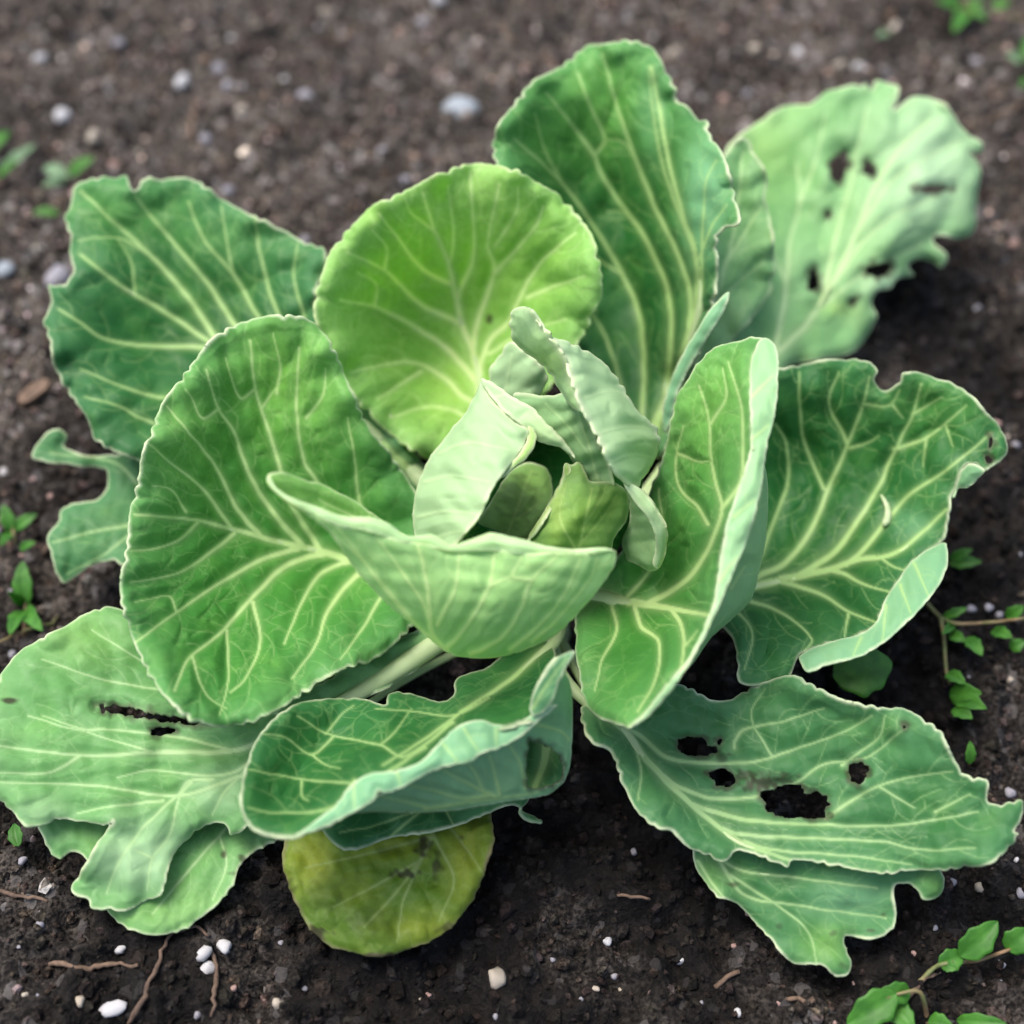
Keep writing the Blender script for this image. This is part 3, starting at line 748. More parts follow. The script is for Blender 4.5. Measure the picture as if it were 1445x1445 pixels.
# --- lower left sprawling leaf
leaf('leaf', [S(
    o=[(-14,1010),(-8,975),(6,945),(20,924),(60,900),(100,877),(130,862),(165,857),(230,880),(310,930),(370,965),(430,970),(470,955),(500,928),(520,920),(545,912),(575,893),(600,888),(622,902),(600,935),(560,962),(520,985),(470,1000),(440,1010),(430,1050),(440,1100),(430,1150),(390,1170),(353,1166),(325,1180),(318,1166),(304,1161),(277,1173),(256,1194),(239,1222),(232,1250),(221,1267),(208,1272),(194,1279),(173,1286),(152,1282),(127,1282),(124,1271),(104,1261),(100,1252),(114,1232),(131,1198),(152,1170),(160,1158),(145,1165),(114,1160),(83,1156),(55,1166),(36,1167),(20,1148),(0,1128),(-14,1090)],
    h=[(610,905,.045),(500,975,.05),(400,1010,.055),(300,1058,.052),(150,1062,.056),(0,1055,.064),(0,960,.068),(100,877,.075),(165,857,.072),(20,1148,.05),(150,1160,.047),(110,1250,.03),(175,1286,.024),(250,1200,.032),(340,1165,.035),(290,1110,.048),(200,1200,.040),(240,940,.06)],
    v=[(14,3,[(620,905),(560,945),(497,983),(430,1015),(380,1040),(330,1060),(220,1062),(114,1066),(0,1053)]),(5,2,[(380,1040),(340,1085),(294,1095),(215,1087),(166,1097)]),(5.5,2,[(350,1092),(249,1123),(138,1109),(0,1104)]),(4,2,[(330,1060),(250,1040),(150,1030),(110,1030),(40,1010)]),(4,2,[(420,1015),(300,985),(150,960),(60,930)]),(4,2,[(114,1066),(70,1090),(0,1090)]),(4,2,[(300,1100),(264,1105),(249,1139),(239,1180),(215,1211),(208,1256)]),(4,2,[(345,1090),(315,1120),(300,1150)]),(4,2,[(270,1105),(205,1165),(170,1215),(150,1260)]),(4,2,[(230,1130),(145,1140),(110,1148)]),(3,1.5,[(150,1030),(115,1028),(60,1010)]),(3.5,1.5,[(300,985),(230,950),(130,890)]),(3,1.5,[(215,1211),(190,1200)]),(3,1.5,[(220,1062),(160,1045),(110,1030)])],
    holes=[[(136,996),(160,996),(180,998),(215,1008),(268,1012),(300,1016),(300,1023),(262,1021),(215,1017),(170,1007),(145,1003)],(229,1032,17,6)],
    stain=[(15,991,13,5,.9),(250,1020,40,7,.5)], waxs=[(200,1210,90,60,.9),(310,1120,50,40,.5),(60,1150,60,30,.5)], young=[(110,900,70,40,.6)], cren=2.2, tk=.3, ruf=.004, hmin=.014)], M_SPRAWL,
    S(p=[(620,905),(560,945),(497,983),(430,1015),(390,1036)], r=(25,3), hs=.03, l0=.25),
    'wide sprawling leaf with a long torn slit and a drooping lobe')
# --- yellowing leaf at the front
leaf('leaf', [S(
    o=[(401,1190),(404,1240),(420,1280),(440,1310),(465,1335),(500,1345),(540,1350),(580,1340),(625,1318),(655,1290),(675,1255),(690,1215),(697,1190),(695,1160),(690,1140),(680,1080),(640,1030),(570,1060),(480,1100),(420,1150)],
    h=[(650,1050,.025),(590,1210,.028),(401,1190,.03),(460,1335,.014),(540,1350,.012),(697,1180,.03),(660,1290,.018),(540,1270,.024)],
    v=[(7,2.5,[(640,1060),(608,1187),(587,1222),(559,1260),(514,1308)]),(4.5,2,[(605,1190),(570,1270),(560,1330)]),(3.5,2,[(592,1215),(520,1255),(470,1280)]),(3.5,2,[(610,1180),(540,1200),(430,1225)]),(3.5,2,[(612,1180),(640,1240),(620,1300)]),(3.5,2,[(620,1150),(660,1200),(680,1230)])],
    stain=[(598,1195,12,14,.85),(570,1233,18,7,.85),(617,1222,8,18,.75),(652,1182,5,5,.7),(520,1300,30,20,.25),(460,1260,30,30,.2),(445,1318,20,10,.8),(540,1349,40,5,.9),(640,1308,25,8,.7),(410,1255,7,20,.5),(690,1230,6,20,.5)],
    young=[(540,1180,60,40,.7),(440,1215,40,40,.8),(655,1200,30,60,.8),(600,1310,60,25,.6),(500,1250,40,30,.4)], cren=2.2, rum=.0011, tk=.2, ruf=.004, hmin=.01, ew=4.0)], M_YEL, S(p=[(640,1060),(608,1187),(587,1222),(559,1260)], r=(7,2), hs=.015),
    'small yellowing leaf with brown blotches lying on the soil')
# --- dark leaf under the rolled front leaf
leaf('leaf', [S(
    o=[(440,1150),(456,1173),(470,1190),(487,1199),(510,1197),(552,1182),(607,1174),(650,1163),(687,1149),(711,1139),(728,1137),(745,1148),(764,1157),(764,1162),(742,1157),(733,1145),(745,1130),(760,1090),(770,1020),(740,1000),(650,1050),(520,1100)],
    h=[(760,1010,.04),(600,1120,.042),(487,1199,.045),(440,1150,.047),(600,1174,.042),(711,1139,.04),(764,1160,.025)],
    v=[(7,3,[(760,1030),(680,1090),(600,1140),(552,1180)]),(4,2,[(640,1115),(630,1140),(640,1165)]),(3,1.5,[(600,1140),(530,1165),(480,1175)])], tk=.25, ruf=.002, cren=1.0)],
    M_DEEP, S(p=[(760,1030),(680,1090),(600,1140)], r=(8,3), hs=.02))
# --- lower right chewed leaf
leaf('leaf', [S(
    o=[(820,1000),(850,985),(900,968),(961,967),(992,981),(1003,987),(1032,987),(1050,976),(1068,967),(1100,955),(1121,954),(1157,972),(1193,990),(1246,999),(1273,999),(1304,1016),(1329,1034),(1336,1052),(1349,1079),(1367,1097),(1394,1101),(1393,1131),(1412,1135),(1443,1130),(1441,1155),(1431,1173),(1438,1177),(1421,1199),(1394,1220),(1358,1224),(1331,1228),(1291,1228),(1246,1233),(1202,1226),(1157,1217),(1118,1214),(1112,1224),(1095,1217),(1068,1206),(1040,1200),(1024,1217),(1001,1208),(970,1195),(947,1173),(921,1164),(896,1141),(880,1110),(862,1060),(835,1048)],
    h=[(835,1010,.05),(900,1060,.048),(990,1148,.043),(1100,1205,.044),(1240,1231,.047),(1430,1160,.072),(1330,1034,.085),(1200,990,.082),(1100,957,.078),(1000,985,.062),(1100,1100,.05),(1230,1120,.057),(960,1190,.04),(880,1110,.056),(940,1172,.054),(1005,1206,.05),(1020,1050,.052),(1060,1130,.046)],
    v=[(11,4,[(830,990),(880,1030),(907,1066),(943,1106),(992,1150),(1041,1186),(1095,1208),(1150,1220),(1240,1231)]),(6.5,2.5,[(885,1030),(903,1039),(943,1070),(1001,1077),(1068,1074),(1130,1054),(1188,1034),(1230,1010)]),(4.5,2,[(1037,1055),(1037,1045),(1050,1030),(1112,1016),(1162,999)]),(6,2.5,[(935,1095),(956,1110),(1001,1126),(1072,1124),(1121,1106),(1157,1081),(1193,1074),(1229,1066),(1273,1030)]),(6.5,2.5,[(975,1135),(992,1141),(1050,1157),(1157,1164),(1269,1164),(1380,1146)]),(5,2,[(1165,1155),(1220,1119),(1273,1099),(1345,1088)]),(5.5,2,[(1020,1170),(1041,1177),(1112,1182),(1246,1188),(1300,1199),(1376,1197)]),(5,2,[(1050,1188),(1086,1199),(1202,1208),(1287,1220)]),(4,2,[(1188,1080),(1240,1040),(1250,1010)]),(3.5,2,[(1240,1110),(1290,1140)]),(4,2,[(895,1050),(905,1090),(900,1130)]),(3.5,1.5,[(1320,1146),(1370,1120)]),(3,1.5,[(1090,1068),(1060,1010),(1080,970)])],
    holes=[(1211,1090,16,13),[(1074,1118),(1092,1112),(1108,1105),(1130,1110),(1142,1120),(1160,1120),(1173,1135),(1163,1142),(1165,1152),(1135,1154),(1100,1152),(1082,1142)],[(957,1046),(975,1040),(1000,1050),(1012,1060),(1000,1066),(975,1066),(960,1058)],[(1000,1092),(1020,1087),(1038,1098),(1030,1110),(1010,1106)],(1015,1047,4,4),(1276,1026,2.5,3)],
    stain=[(1075,1105,30,14,.85),(1100,1100,22,10,.7),(1050,1095,22,9,.7),(1015,1070,10,8,.6),(1030,1065,6,3,.8),(1172,1150,8,6,.7)], tk=.42, ruf=.004, cren=2.0)],
    M_OLD, S(p=[(830,990),(880,1030),(907,1066),(943,1106),(992,1150),(1041,1186),(1095,1208)], r=(13,4), hs=.03, lift=-.1),
    'sprawling leaf with ragged insect holes and dark decay')
leaf('leaf', [S(
    o=[(974,1195),(980,1215),(988,1235),(1014,1266),(1041,1275),(1063,1300),(1086,1324),(1105,1346),(1121,1360),(1157,1362),(1179,1376),(1197,1374),(1202,1360),(1193,1335),(1195,1321),(1238,1324),(1264,1302),(1260,1266),(1264,1249),(1287,1249),(1304,1269),(1327,1262),(1333,1244),(1325,1225),(1280,1205),(1200,1190),(1100,1172),(1010,1150),(940,1110),(880,1045),(860,1030),(880,1080),(940,1160)],
    h=[(870,1030,.035),(1000,1180,.033),(1120,1210,.034),(988,1235,.022),(1086,1324,.015),(1185,1372,.013),(1260,1300,.022),(1330,1245,.035),(1150,1270,.026)],
    v=[(7,2.5,[(880,1050),(960,1150),(1032,1222),(1112,1237),(1238,1253)]),(5,2,[(1010,1205),(1050,1262),(1130,1278),(1202,1289),(1250,1295)]),(4,2,[(1030,1235),(1100,1280),(1140,1315),(1153,1360)]),(4,2,[(985,1215),(1020,1265),(1090,1325)])],
    stain=[(1035,1247,9,4,.7),(1246,1290,5,4,.6),(1230,1315,7,3,.6),(1175,1317,5,4,.5),(1100,1306,5,4,.4),(1190,1363,7,5,.4)], young=[(1170,1335,40,30,.9),(1320,1245,20,20,.8),(1000,1240,30,40,.5)], waxs=[(1200,1270,70,40,.5)], tk=.3, ruf=.003, hmin=.011)],
    M_OLD, S(p=[(880,1050),(960,1150),(1032,1222),(1112,1237)], r=(8,2), hs=.02),
    'ragged pale leaf drooping onto the soil')
# --- right leaf
leaf('leaf', [S(
    o=[(1040,540),(1070,525),(1100,518),(1120,517),(1150,510),(1180,506),(1215,508),(1231,513),(1238,524),(1234,536),(1245,549),(1259,547),(1269,540),(1274,527),(1295,525),(1330,535),(1360,550),(1385,572),(1405,595),(1418,615),(1422,635),(1415,650),(1400,659),(1388,663),(1378,656),(1365,655),(1356,666),(1350,688),(1342,702),(1338,730),(1329,765),(1291,791),(1270,819),(1250,850),(1237,881),(1208,899),(1170,909),(1130,924),(1118,945),(1105,971),(1090,965),(1075,968),(1045,962),(1040,932),(1035,905),(1015,880),(960,865),(950,825),(980,720),(1010,600)],
    h=[(965,845,.054),(1060,830,.056),(1170,805,.060),(1280,768,.074),(1330,760,.082),(1040,545,.120),(1200,508,.126),(1300,526,.130),(1420,630,.119),(1350,690,.10),(1250,850,.084),(1150,915,.079),(1090,967,.07),(1040,930,.066),(1130,700,.068),(1250,640,.091),(1060,700,.068),(1200,860,.066),(1340,610,.112)],
    v=[(17,5,[(960,845),(1010,838),(1059,829),(1118,816),(1170,805),(1211,791),(1256,784),(1284,767),(1336,719)]),(9,3,[(1045,832),(1073,812),(1108,795),(1142,753),(1170,688),(1194,632),(1218,570),(1227,532)]),(9,3,[(1130,812),(1146,802),(1180,778),(1215,729),(1243,681),(1263,636),(1288,584),(1300,542)]),(5.5,2,[(1263,634),(1308,618),(1364,572)]),(7,3,[(1195,797),(1215,781),(1253,733),(1284,698),(1326,670),(1371,636),(1398,611)]),(5.5,2.5,[(1060,815),(1078,771),(1097,722),(1111,684),(1109,625),(1094,598)]),(4,2,[(1163,690),(1135,622),(1128,563),(1128,525)]),(4.5,2,[(1196,625),(1170,566),(1184,525)]),(7,3,[(1095,820),(1128,829),(1166,843),(1198,864),(1236,878)]),(4,2,[(1198,864),(1192,898)]),(6,2.5,[(1030,838),(1056,848),(1101,864),(1146,902),(1135,918)]),(6,2.5,[(1175,806),(1194,812),(1222,826),(1258,836)]),(4,2,[(1240,786),(1262,800),(1280,806)]),(4,2,[(1020,845),(1055,880),(1062,905),(1050,945)]),(4,1.8,[(1218,570),(1255,572),(1270,550)]),(3.5,1.6,[(1308,618),(1302,660)]),(3.5,1.6,[(1335,600),(1345,630)]),(3.5,1.6,[(1288,584),(1330,560)]),(3.5,1.6,[(1200,632),(1230,622),(1240,615)]),(3.5,1.6,[(1260,572),(1275,590)])],
    holes=[(1398,623,2.5,10),(1395,649,5,6)], young=[(1330,560,90,60,.35)], waxs=[(1290,740,40,30,.4)], mw=.14, cren=1.9, deep=.014, tk=.38, ruf=.003, quilt=.002),
  S(o=[(1330,766),(1336,768),(1336,802),(1312,843),(1277,881),(1239,912),(1204,930),(1166,938),(1142,948),(1133,941),(1127,925),(1170,906),(1208,896),(1235,879),(1248,849),(1268,817),(1289,789)],
    h=[(1330,766,.086),(1336,802,.092),(1277,881,.094),(1204,930,.092),(1142,946,.086),(1129,926,.083),(1270,819,.089),(1237,880,.09),(1170,908,.085)], v=[(3.5,2,[(1290,795),(1310,840)]),(3.5,2,[(1270,825),(1285,865)]),(3.5,2,[(1250,855),(1245,905)]),(3,2,[(1215,900),(1205,925)])], wax=.35, under=True, tk=.3, ruf=.0015, cren=1.2),
  S(o=[(1343,703),(1350,685),(1356,665),(1366,655),(1380,657),(1389,664),(1384,672),(1376,680),(1366,688),(1352,690),(1347,702)],
    h=[(1343,703,.104),(1366,655,.122),(1389,664,.126),(1366,688,.112)], under=True, cren=.6, ruf=.001)],
    M_DEEP, S(p=[(960,845),(1010,838),(1059,829),(1118,816),(1170,805),(1211,791),(1256,784),(1284,767)], r=(24,4), hs=.05),
    'dark green leaf with bitten top edge and turned-up rim')
HF_RIGHT = LAST['hf']
# --- right centre cupped leaf, edge turned outwards
leaf('leaf', [S(
    o=[(1076,477),(1042,480),(1007,491),(984,514),(968,538),(955,558),(946,598),(935,645),(915,700),(890,760),(850,810),(815,850),(812,900),(817,950),(825,990),(845,1012),(870,1022),(890,1026),(905,1012),(945,966),(973,930),(997,885),(1011,840),(1016,809),(1026,746),(1045,688),(1062,627),(1060,566),(1064,505)],
    h=[(825,850,.064),(900,855,.072),(985,862,.112),(1076,478,.205),(1007,491,.188),(955,558,.158),(935,645,.122),(890,760,.09),(815,920,.082),(825,990,.088),(885,1025,.112),(945,966,.140),(1005,860,.160),(1026,746,.178),(1045,688,.184),(1060,566,.198),(985,700,.128),(930,900,.094),(1000,600,.160),(960,790,.090)],
    v=[(20,6,[(820,842),(843,840),(900,852),(950,860),(1000,868)]),(8,3,[(915,852),(945,836),(976,812),(1004,767),(1019,719),(1006,660),(1000,587),(987,545)]),(5,2.5,[(1019,719),(1045,680),(1049,640),(1047,577),(1028,511)]),(4.5,2,[(1000,740),(985,715),(959,688),(955,643),(965,600)]),(4,2,[(957,640),(990,652),(1004,650)]),(6,2.5,[(950,862),(961,881),(966,912),(952,978)]),(6,2.5,[(895,852),(905,885),(930,905),(925,960),(900,1005)]),(5,2,[(860,845),(870,890),(850,930),(840,975)]),(5,2.5,[(880,850),(920,800),(935,750),(930,690)]),(4,2,[(1002,600),(1025,560),(1020,520)]),(3.5,1.6,[(966,912),(985,890)])],
    young=[(1000,560,70,80,.6)], cren=1.8, deep=.014, tk=.36, ruf=.002, quilt=.002),
  S(o=[(1076,477),(1094,487),(1098,542),(1094,580),(1084,622),(1075,681),(1063,736),(1042,791),(1018,847),(990,906),(945,978),(908,1017),(888,1028),(905,1010),(945,964),(972,928),(995,884),(1009,840),(1014,809),(1024,746),(1043,688),(1060,627),(1058,566),(1062,503)],
    h=[(1076,478,.2065),(1062,503,.204),(1058,566,.2005),(1043,688,.1865),(1024,746,.1805),(1005,860,.1625),(945,965,.142),(888,1027,.113),(1097,542,.203),(1084,622,.1935),(1063,736,.180),(1018,847,.163),(945,978,.139)],
    v=[(3.5,2,[(1060,620),(1085,600)]),(3.5,2,[(1035,730),(1065,705)]),(3.5,2,[(1015,820),(1040,785)]),(3.5,2,[(1060,560),(1090,530)]),(3.5,2,[(1000,885),(1020,850)]),(3,2,[(965,945),(975,935)])], wax=.8, tk=.35, ruf=.0008, cren=1.3, under=True),
  S(o=[(1072,640),(1079,655),(1084,700),(1081,757),(1071,809),(1059,847),(1035,872),(1002,902),(975,940),(950,960),(960,930),(1000,870),(1020,800),(1045,720)],
    h=[(1072,640,.168),(1084,700,.132),(1071,809,.108),(1059,847,.102),(1002,902,.10),(960,950,.115),(1000,870,.14),(1020,800,.155),(1045,720,.163)], v=[(3,2,[(1050,760),(1065,730),(1075,690)]),(3,2,[(1030,830),(1050,800)])], under=True, ruf=.0005, cren=.5, ew=1.0)],
    M_MID, S(p=[(820,842),(843,840),(900,852),(950,860),(1000,868)], r=(23,9), hs=.055, lift=-.25),
    'cupped leaf with its rim curled outwards beside the head')
# --- rolled leaf in front
leaf('leaf', [S(
    o=[(340,1120),(345,1090),(355,1060),(372,1030),(400,1003),(440,988),(490,985),(520,988),(544,993),(548,980),(562,976),(590,982),(628,989),(642,976),(640,964),(660,950),(690,940),(708,925),(735,905),(775,905),(785,940),(765,975),(760,1008),(732,1024),(704,1028),(677,1021),(649,1028),(621,1052),(594,1079),(559,1092),(521,1097),(497,1111),(473,1142),(459,1152),(425,1178),(400,1181),(375,1178),(351,1164),(342,1140)],
    h=[(765,910,.055),(700,960,.062),(600,1000,.064),(480,1040,.072),(400,1005,.092),(345,1090,.102),(342,1140,.105),(400,1181,.105),(459,1150,.112),(521,1096,.118),(594,1078,.120),(649,1027,.124),(704,1027,.120),(760,1007,.122),(620,1030,.080),(500,1085,.098),(540,990,.075),(430,1090,.084)],
    v=[(7.2,3.2,[(770,915),(720,960),(660,1000),(590,1050),(540,1080)]),(4.0,2.0,[(640,1020),(570,1068),(537,1052),(460,1035),(420,1010)]),(3.6,1.6,[(600,1055),(520,1102),(425,1100),(400,1095),(345,1085)]),(3.6,1.6,[(500,1102),(470,1140),(390,1147),(350,1140)]),(2.9,1.6,[(470,1040),(440,1065),(400,1040),(370,1035)]),(2.9,1.6,[(425,1100),(427,1125),(435,1130)]),(2.9,1.6,[(690,985),(640,1010),(590,1005),(530,1000)]),(2.5,1.3,[(460,1035),(480,1010),(500,995)]),(2.5,1.3,[(537,1052),(560,1030),(580,1000)]),(2.5,1.3,[(440,1065),(460,1080),(480,1085)])],
    cren=1.8, mw=.1, deep=.016, tk=.3, ruf=.0015, quilt=.0018),
  S(o=[(400,1182),(431,1176),(459,1167),(497,1147),(528,1129),(535,1115),(542,1119),(566,1112),(597,1095),(625,1083),(653,1077),(666,1074),(677,1065),(711,1053),(739,1036),(763,1015),(785,996),(778,994),(758,1003),(732,1019),(704,1023),(677,1016),(649,1023),(621,1047),(594,1074),(559,1087),(521,1092),(497,1106),(473,1137),(457,1149),(420,1176)],
    h=[(400,1181,.106),(459,1150,.1145),(521,1094,.1205),(594,1076,.1225),(649,1025,.1265),(704,1025,.1225),(760,1005,.1245),(785,996,.126),(459,1167,.113),(535,1117,.118),(625,1083,.121),(711,1053,.121),(763,1015,.1235)],
    v=[(3,2,[(500,1108),(500,1140)]),(3,2,[(560,1090),(565,1108)]),(3,2,[(625,1050),(645,1075)]),(3,2,[(655,1028),(675,1060)]),(3,2,[(700,1027),(700,1052)])], wax=.75, tk=.35, ruf=.0006, cren=.9, under=True),
  S(o=[(425,1177),(459,1164),(497,1144),(528,1126),(566,1109),(597,1092),(625,1080),(666,1071),(677,1062),(711,1050),(739,1033),(752,1022),(753,1000),(768,950),(788,928),(798,950),(805,965),(808,997),(807,1049),(803,1087),(791,1108),(774,1121),(746,1127),(694,1135),(642,1144),(573,1147),(500,1148),(460,1170)],
    h=[(425,1177,.1015),(500,1142,.110),(566,1109,.1145),(625,1080,.1175),(711,1050,.117),(753,1005,.118),(788,928,.135),(500,1148,.098),(573,1147,.086),(642,1144,.083),(746,1127,.075),(803,1087,.074),(808,1000,.092),(690,1100,.094)],
    holes=[[(747,1042),(757,1046),(768,1050),(783,1060),(793,1074),(796,1086),(792,1098),(780,1108),(765,1113),(750,1115),(744,1108),(745,1080)]],
    v=[(5,2.5,[(600,1140),(650,1133),(720,1124),(760,1117)]),(4.5,2,[(700,1124),(660,1105),(622,1085)]),(4.5,2,[(690,1122),(650,1125),(600,1112),(575,1106)]),(4,2,[(742,1112),(735,1080),(718,1050)]),(4,2,[(705,1124),(700,1100),(690,1065)]),(4,2,[(685,1124),(670,1090),(660,1076)]),(3.5,2,[(600,1138),(560,1128),(530,1122)]),(4,2,[(750,1020),(790,1032),(805,1045)])],
    under=True, tk=.3, ruf=.0005, cren=.5, ew=1.5),
  S(o=[(812,919),(800,921),(788,927),(770,948),(754,973),(748,1000),(752,1011),(766,1005),(780,988),(788,965),(797,946)],
    h=[(812,919,.150),(748,1000,.130),(752,1011,.128),(770,948,.142),(788,965,.138)], v=[(3,2,[(752,1000),(775,960),(800,928)])], wax=.4, cren=.8, ruf=.0005),
  S(o=[(744,1040),(760,1040),(790,1050),(800,1075),(797,1100),(780,1112),(750,1116),(738,1110)],
    h=[(744,1040,.055),(800,1075,.058),(780,1112,.07),(738,1110,.066)], v=[(13,9,[(772,1045),(768,1075),(755,1112)])], cren=.3, ruf=.0003)],
    M_DEEP, S(p=[(770,915),(720,960),(660,1000),(590,1050)], r=(14,5), hs=.03),
    'front leaf rolled lengthwise with a wavy pale rim')
# --- petiole seen below the cup
# --- cupped leaf hugging the head in front (outside visible)
leaf('leaf', [S(
    o=[(377,680),(388,692),(410,704),(440,722),(480,741),(515,747),(567,763),(598,767),(632,775),(660,776),(695,775),(743,781),(785,780),(826,781),(857,775),(870,782),(866,800),(850,825),(830,850),(810,872),(785,895),(755,912),(720,924),(690,929),(655,928),(630,920),(610,905),(580,880),(550,855),(520,825),(495,795),(475,765),(455,742),(430,725),(404,708),(384,692)],
    h=[(377,682,.205),(440,725,.196),(520,748,.186),(632,775,.176),(743,780,.176),(868,784,.170),(850,825,.155),(785,895,.126),(690,928,.104),(630,920,.108),(550,855,.142),(475,765,.181),(620,850,.157),(720,850,.159),(690,900,.136),(800,830,.163)],
    v=[(8,4,[(630,918),(611,895),(606,843),(598,798),(590,770)]),(5,2,[(608,880),(598,850),(566,805),(532,758)]),(5.5,2.5,[(612,900),(594,888),(542,829),(501,774),(475,742)]),(5,2,[(618,880),(643,829),(648,779)]),(6,2.5,[(632,912),(646,898),(674,860),(691,826),(698,779)]),(6,2.5,[(665,922),(708,898),(736,857),(750,819),(788,784)]),(4,2,[(750,819),(724,812),(736,786)]),(3.5,2,[(691,826),(724,812)]),(4.5,2,[(720,915),(757,885),(795,840),(819,788)]),(4,2,[(750,905),(781,878),(833,815),(843,784)]),(4,2,[(580,870),(520,800),(470,750)])],
    under=True, tk=.4, ruf=.0008, cren=.6, quilt=.0014),
  S(o=[(377,680),(380,671),(392,690),(420,705),(450,716),(480,727),(525,730),(549,739),(573,755),(611,755),(636,769),(667,760),(691,752),(715,756),(743,763),(781,772),(812,775),(857,773),(871,780),(862,778),(826,783),(785,782),(743,783),(695,777),(660,778),(632,777),(598,769),(567,765),(515,749),(480,743),(440,724),(404,706)],
    h=[(377,680,.2065),(440,724,.198),(520,749,.188),(632,776,.178),(743,782,.178),(868,781,.172),(480,727,.194),(573,755,.183),(636,770,.179),(691,752,.182),(781,772,.1775)], wax=.9, cren=.7, ruf=.0005, ew=2.2),
  S(o=[(378,680),(381,669),(400,667),(430,677),(455,683),(478,695),(502,708),(530,727),(560,748),(600,775),(560,790),(500,765),(450,735),(410,712)],
    h=[(378,680,.203),(400,667,.200),(455,683,.185),(502,708,.170),(560,748,.150),(600,775,.135),(560,790,.135),(500,765,.155),(450,735,.175),(410,712,.19)], v=[(3,2,[(560,760),(500,730),(450,705)])], ruf=.0006, cren=1.2)],
    M_LIGHT, None, 'cupped leaf hugging the head, outer side and pale rim in view')

# ---------------- head
# hidden bowl added round the growing point to keep side light out of the head
hc = P1(762, 690, .10)
prof = [(.012,.048),(.030,.052),(.044,.064),(.052,.084),(.054,.100),(.052,.116),(.0505,.116),(.0515,.099),(.0495,.085),(.042,.067),(.028,.056),(.004,.054)]
co, q = [], []
NS = 48
for r_, z_ in prof:
    for k in range(NS):
        t_ = 2 * math.pi * k / NS
        rr_ = r_ * (1 + .05 * math.sin(3 * t_ + 1) + .03 * math.sin(7 * t_))
        zz_ = z_ + (.006 * math.sin(2 * t_ + .5) + .002 * math.sin(9 * t_)) * max(0, (z_ - .06) / .05)
        co.append((hc[0] + rr_ * math.cos(t_), hc[1] + rr_ * math.sin(t_), zz_))
for i_ in range(len(prof) - 1):
    for k in range(NS):
        k2 = (k + 1) % NS
        q.append((i_ * NS + k, i_ * NS + k2, (i_ + 1) * NS + k2, (i_ + 1) * NS + k))
mesh_np('head_leaf', np.array(co) - PINV, [np.array(q)], M_DEEP, plant)  # unseen light blocker, added beside the traced head leaves
leaf('head_leaf', [S(   # small rounded leaf behind
    o=[(690,540),(690,522),(703,504),(720,483),(738,494),(758,509),(770,524),(772,535),(767,548),(755,570),(740,620),(700,640),(660,620),(665,570)],
    h=[(690,540,.120),(720,483,.148),(770,530,.138),(745,520,.150),(740,620,.10),(670,620,.09)], v=[(5,2,[(700,630),(712,560),(722,500)])], under=True, tk=.2, ruf=.0006, rum=.001, cren=1.2, ew=4)],
    M_HEAD, None)
leaf('head_leaf', [S(   # folded wedge in the middle
    o=[(725,556),(745,556),(761,558),(785,557),(806,551),(816,566),(827,588),(844,623),(862,661),(866,690),(848,690),(831,680),(815,662),(800,640),(780,620),(755,600),(730,580)],
    h=[(725,556,.145),(806,551,.168),(790,580,.166),(844,623,.150),(866,690,.125),(815,662,.134),(755,600,.140),(800,610,.158)], v=[(3.5,2,[(845,680),(828,620),(806,555)]),(2.5,1.5,[(830,640),(800,600),(770,570)])], under=True, tk=.2, ruf=.0006, cren=.8, rum=.0012, ew=4, young=[(808,580,12,40,.6),(850,660,20,20,.5)])],
    M_SPRAWL, None)
leaf('head_leaf', [S(   # inner dark leaf
    o=[(745,652),(760,655),(773,663),(780,688),(775,720),(755,755),(735,800),(650,800),(650,765),(670,740),(685,719),(700,695),(714,672),(730,658)],
    h=[(745,652,.100),(773,663,.097),(775,720,.104),(735,790,.095),(650,790,.095),(690,700,.108),(740,700,.116),(720,680,.112)], v=[(3,2,[(700,790),(725,730),(750,665)]),(2.5,1.5,[(720,740),(760,710)])], young=[(755,690,30,40,.7)], stain=[(730,705,28,35,.35)], under=True, tk=.25, ruf=.0006, cren=.8)],
    M_HEART, None)
leaf('head_leaf', [S(   # inner leaf on the right, facing us
    o=[(797,654),(808,656),(816,652),(826,664),(831,677),(845,680),(857,678),(872,682),(883,692),(888,710),(884,734),(870,757),(858,785),(830,810),(740,800),(735,775),(748,755),(767,725),(781,699),(793,676)],
    h=[(797,654,.136),(831,677,.138),(875,685,.128),(888,710,.118),(870,757,.112),(850,800,.10),(740,790,.115),(767,725,.137),(820,720,.142),(800,760,.130)], v=[(5,2.5,[(810,800),(822,750),(835,690)]),(3.5,1.5,[(815,770),(850,730),(870,700)]),(3.5,1.5,[(812,775),(790,730),(800,680)]),(3,1.5,[(825,740),(850,700),(855,685)])], rum=.0012, tk=.3, ruf=.0006, cren=1.6, ew=3.6, young=[(785,690,10,60,.8)]),
  S(o=[(797,654),(805,660),(802,680),(790,700),(772,728),(752,757),(742,768),(748,752),(767,723),(781,697),(792,675)], h=[(797,654,.1375),(802,680,.139),(772,728,.139),(742,768,.126),(767,723,.138),(790,690,.139)], young=[(780,700,60,80,1.0)], cren=.8, ruf=.0003)],
    M_HEART, None)
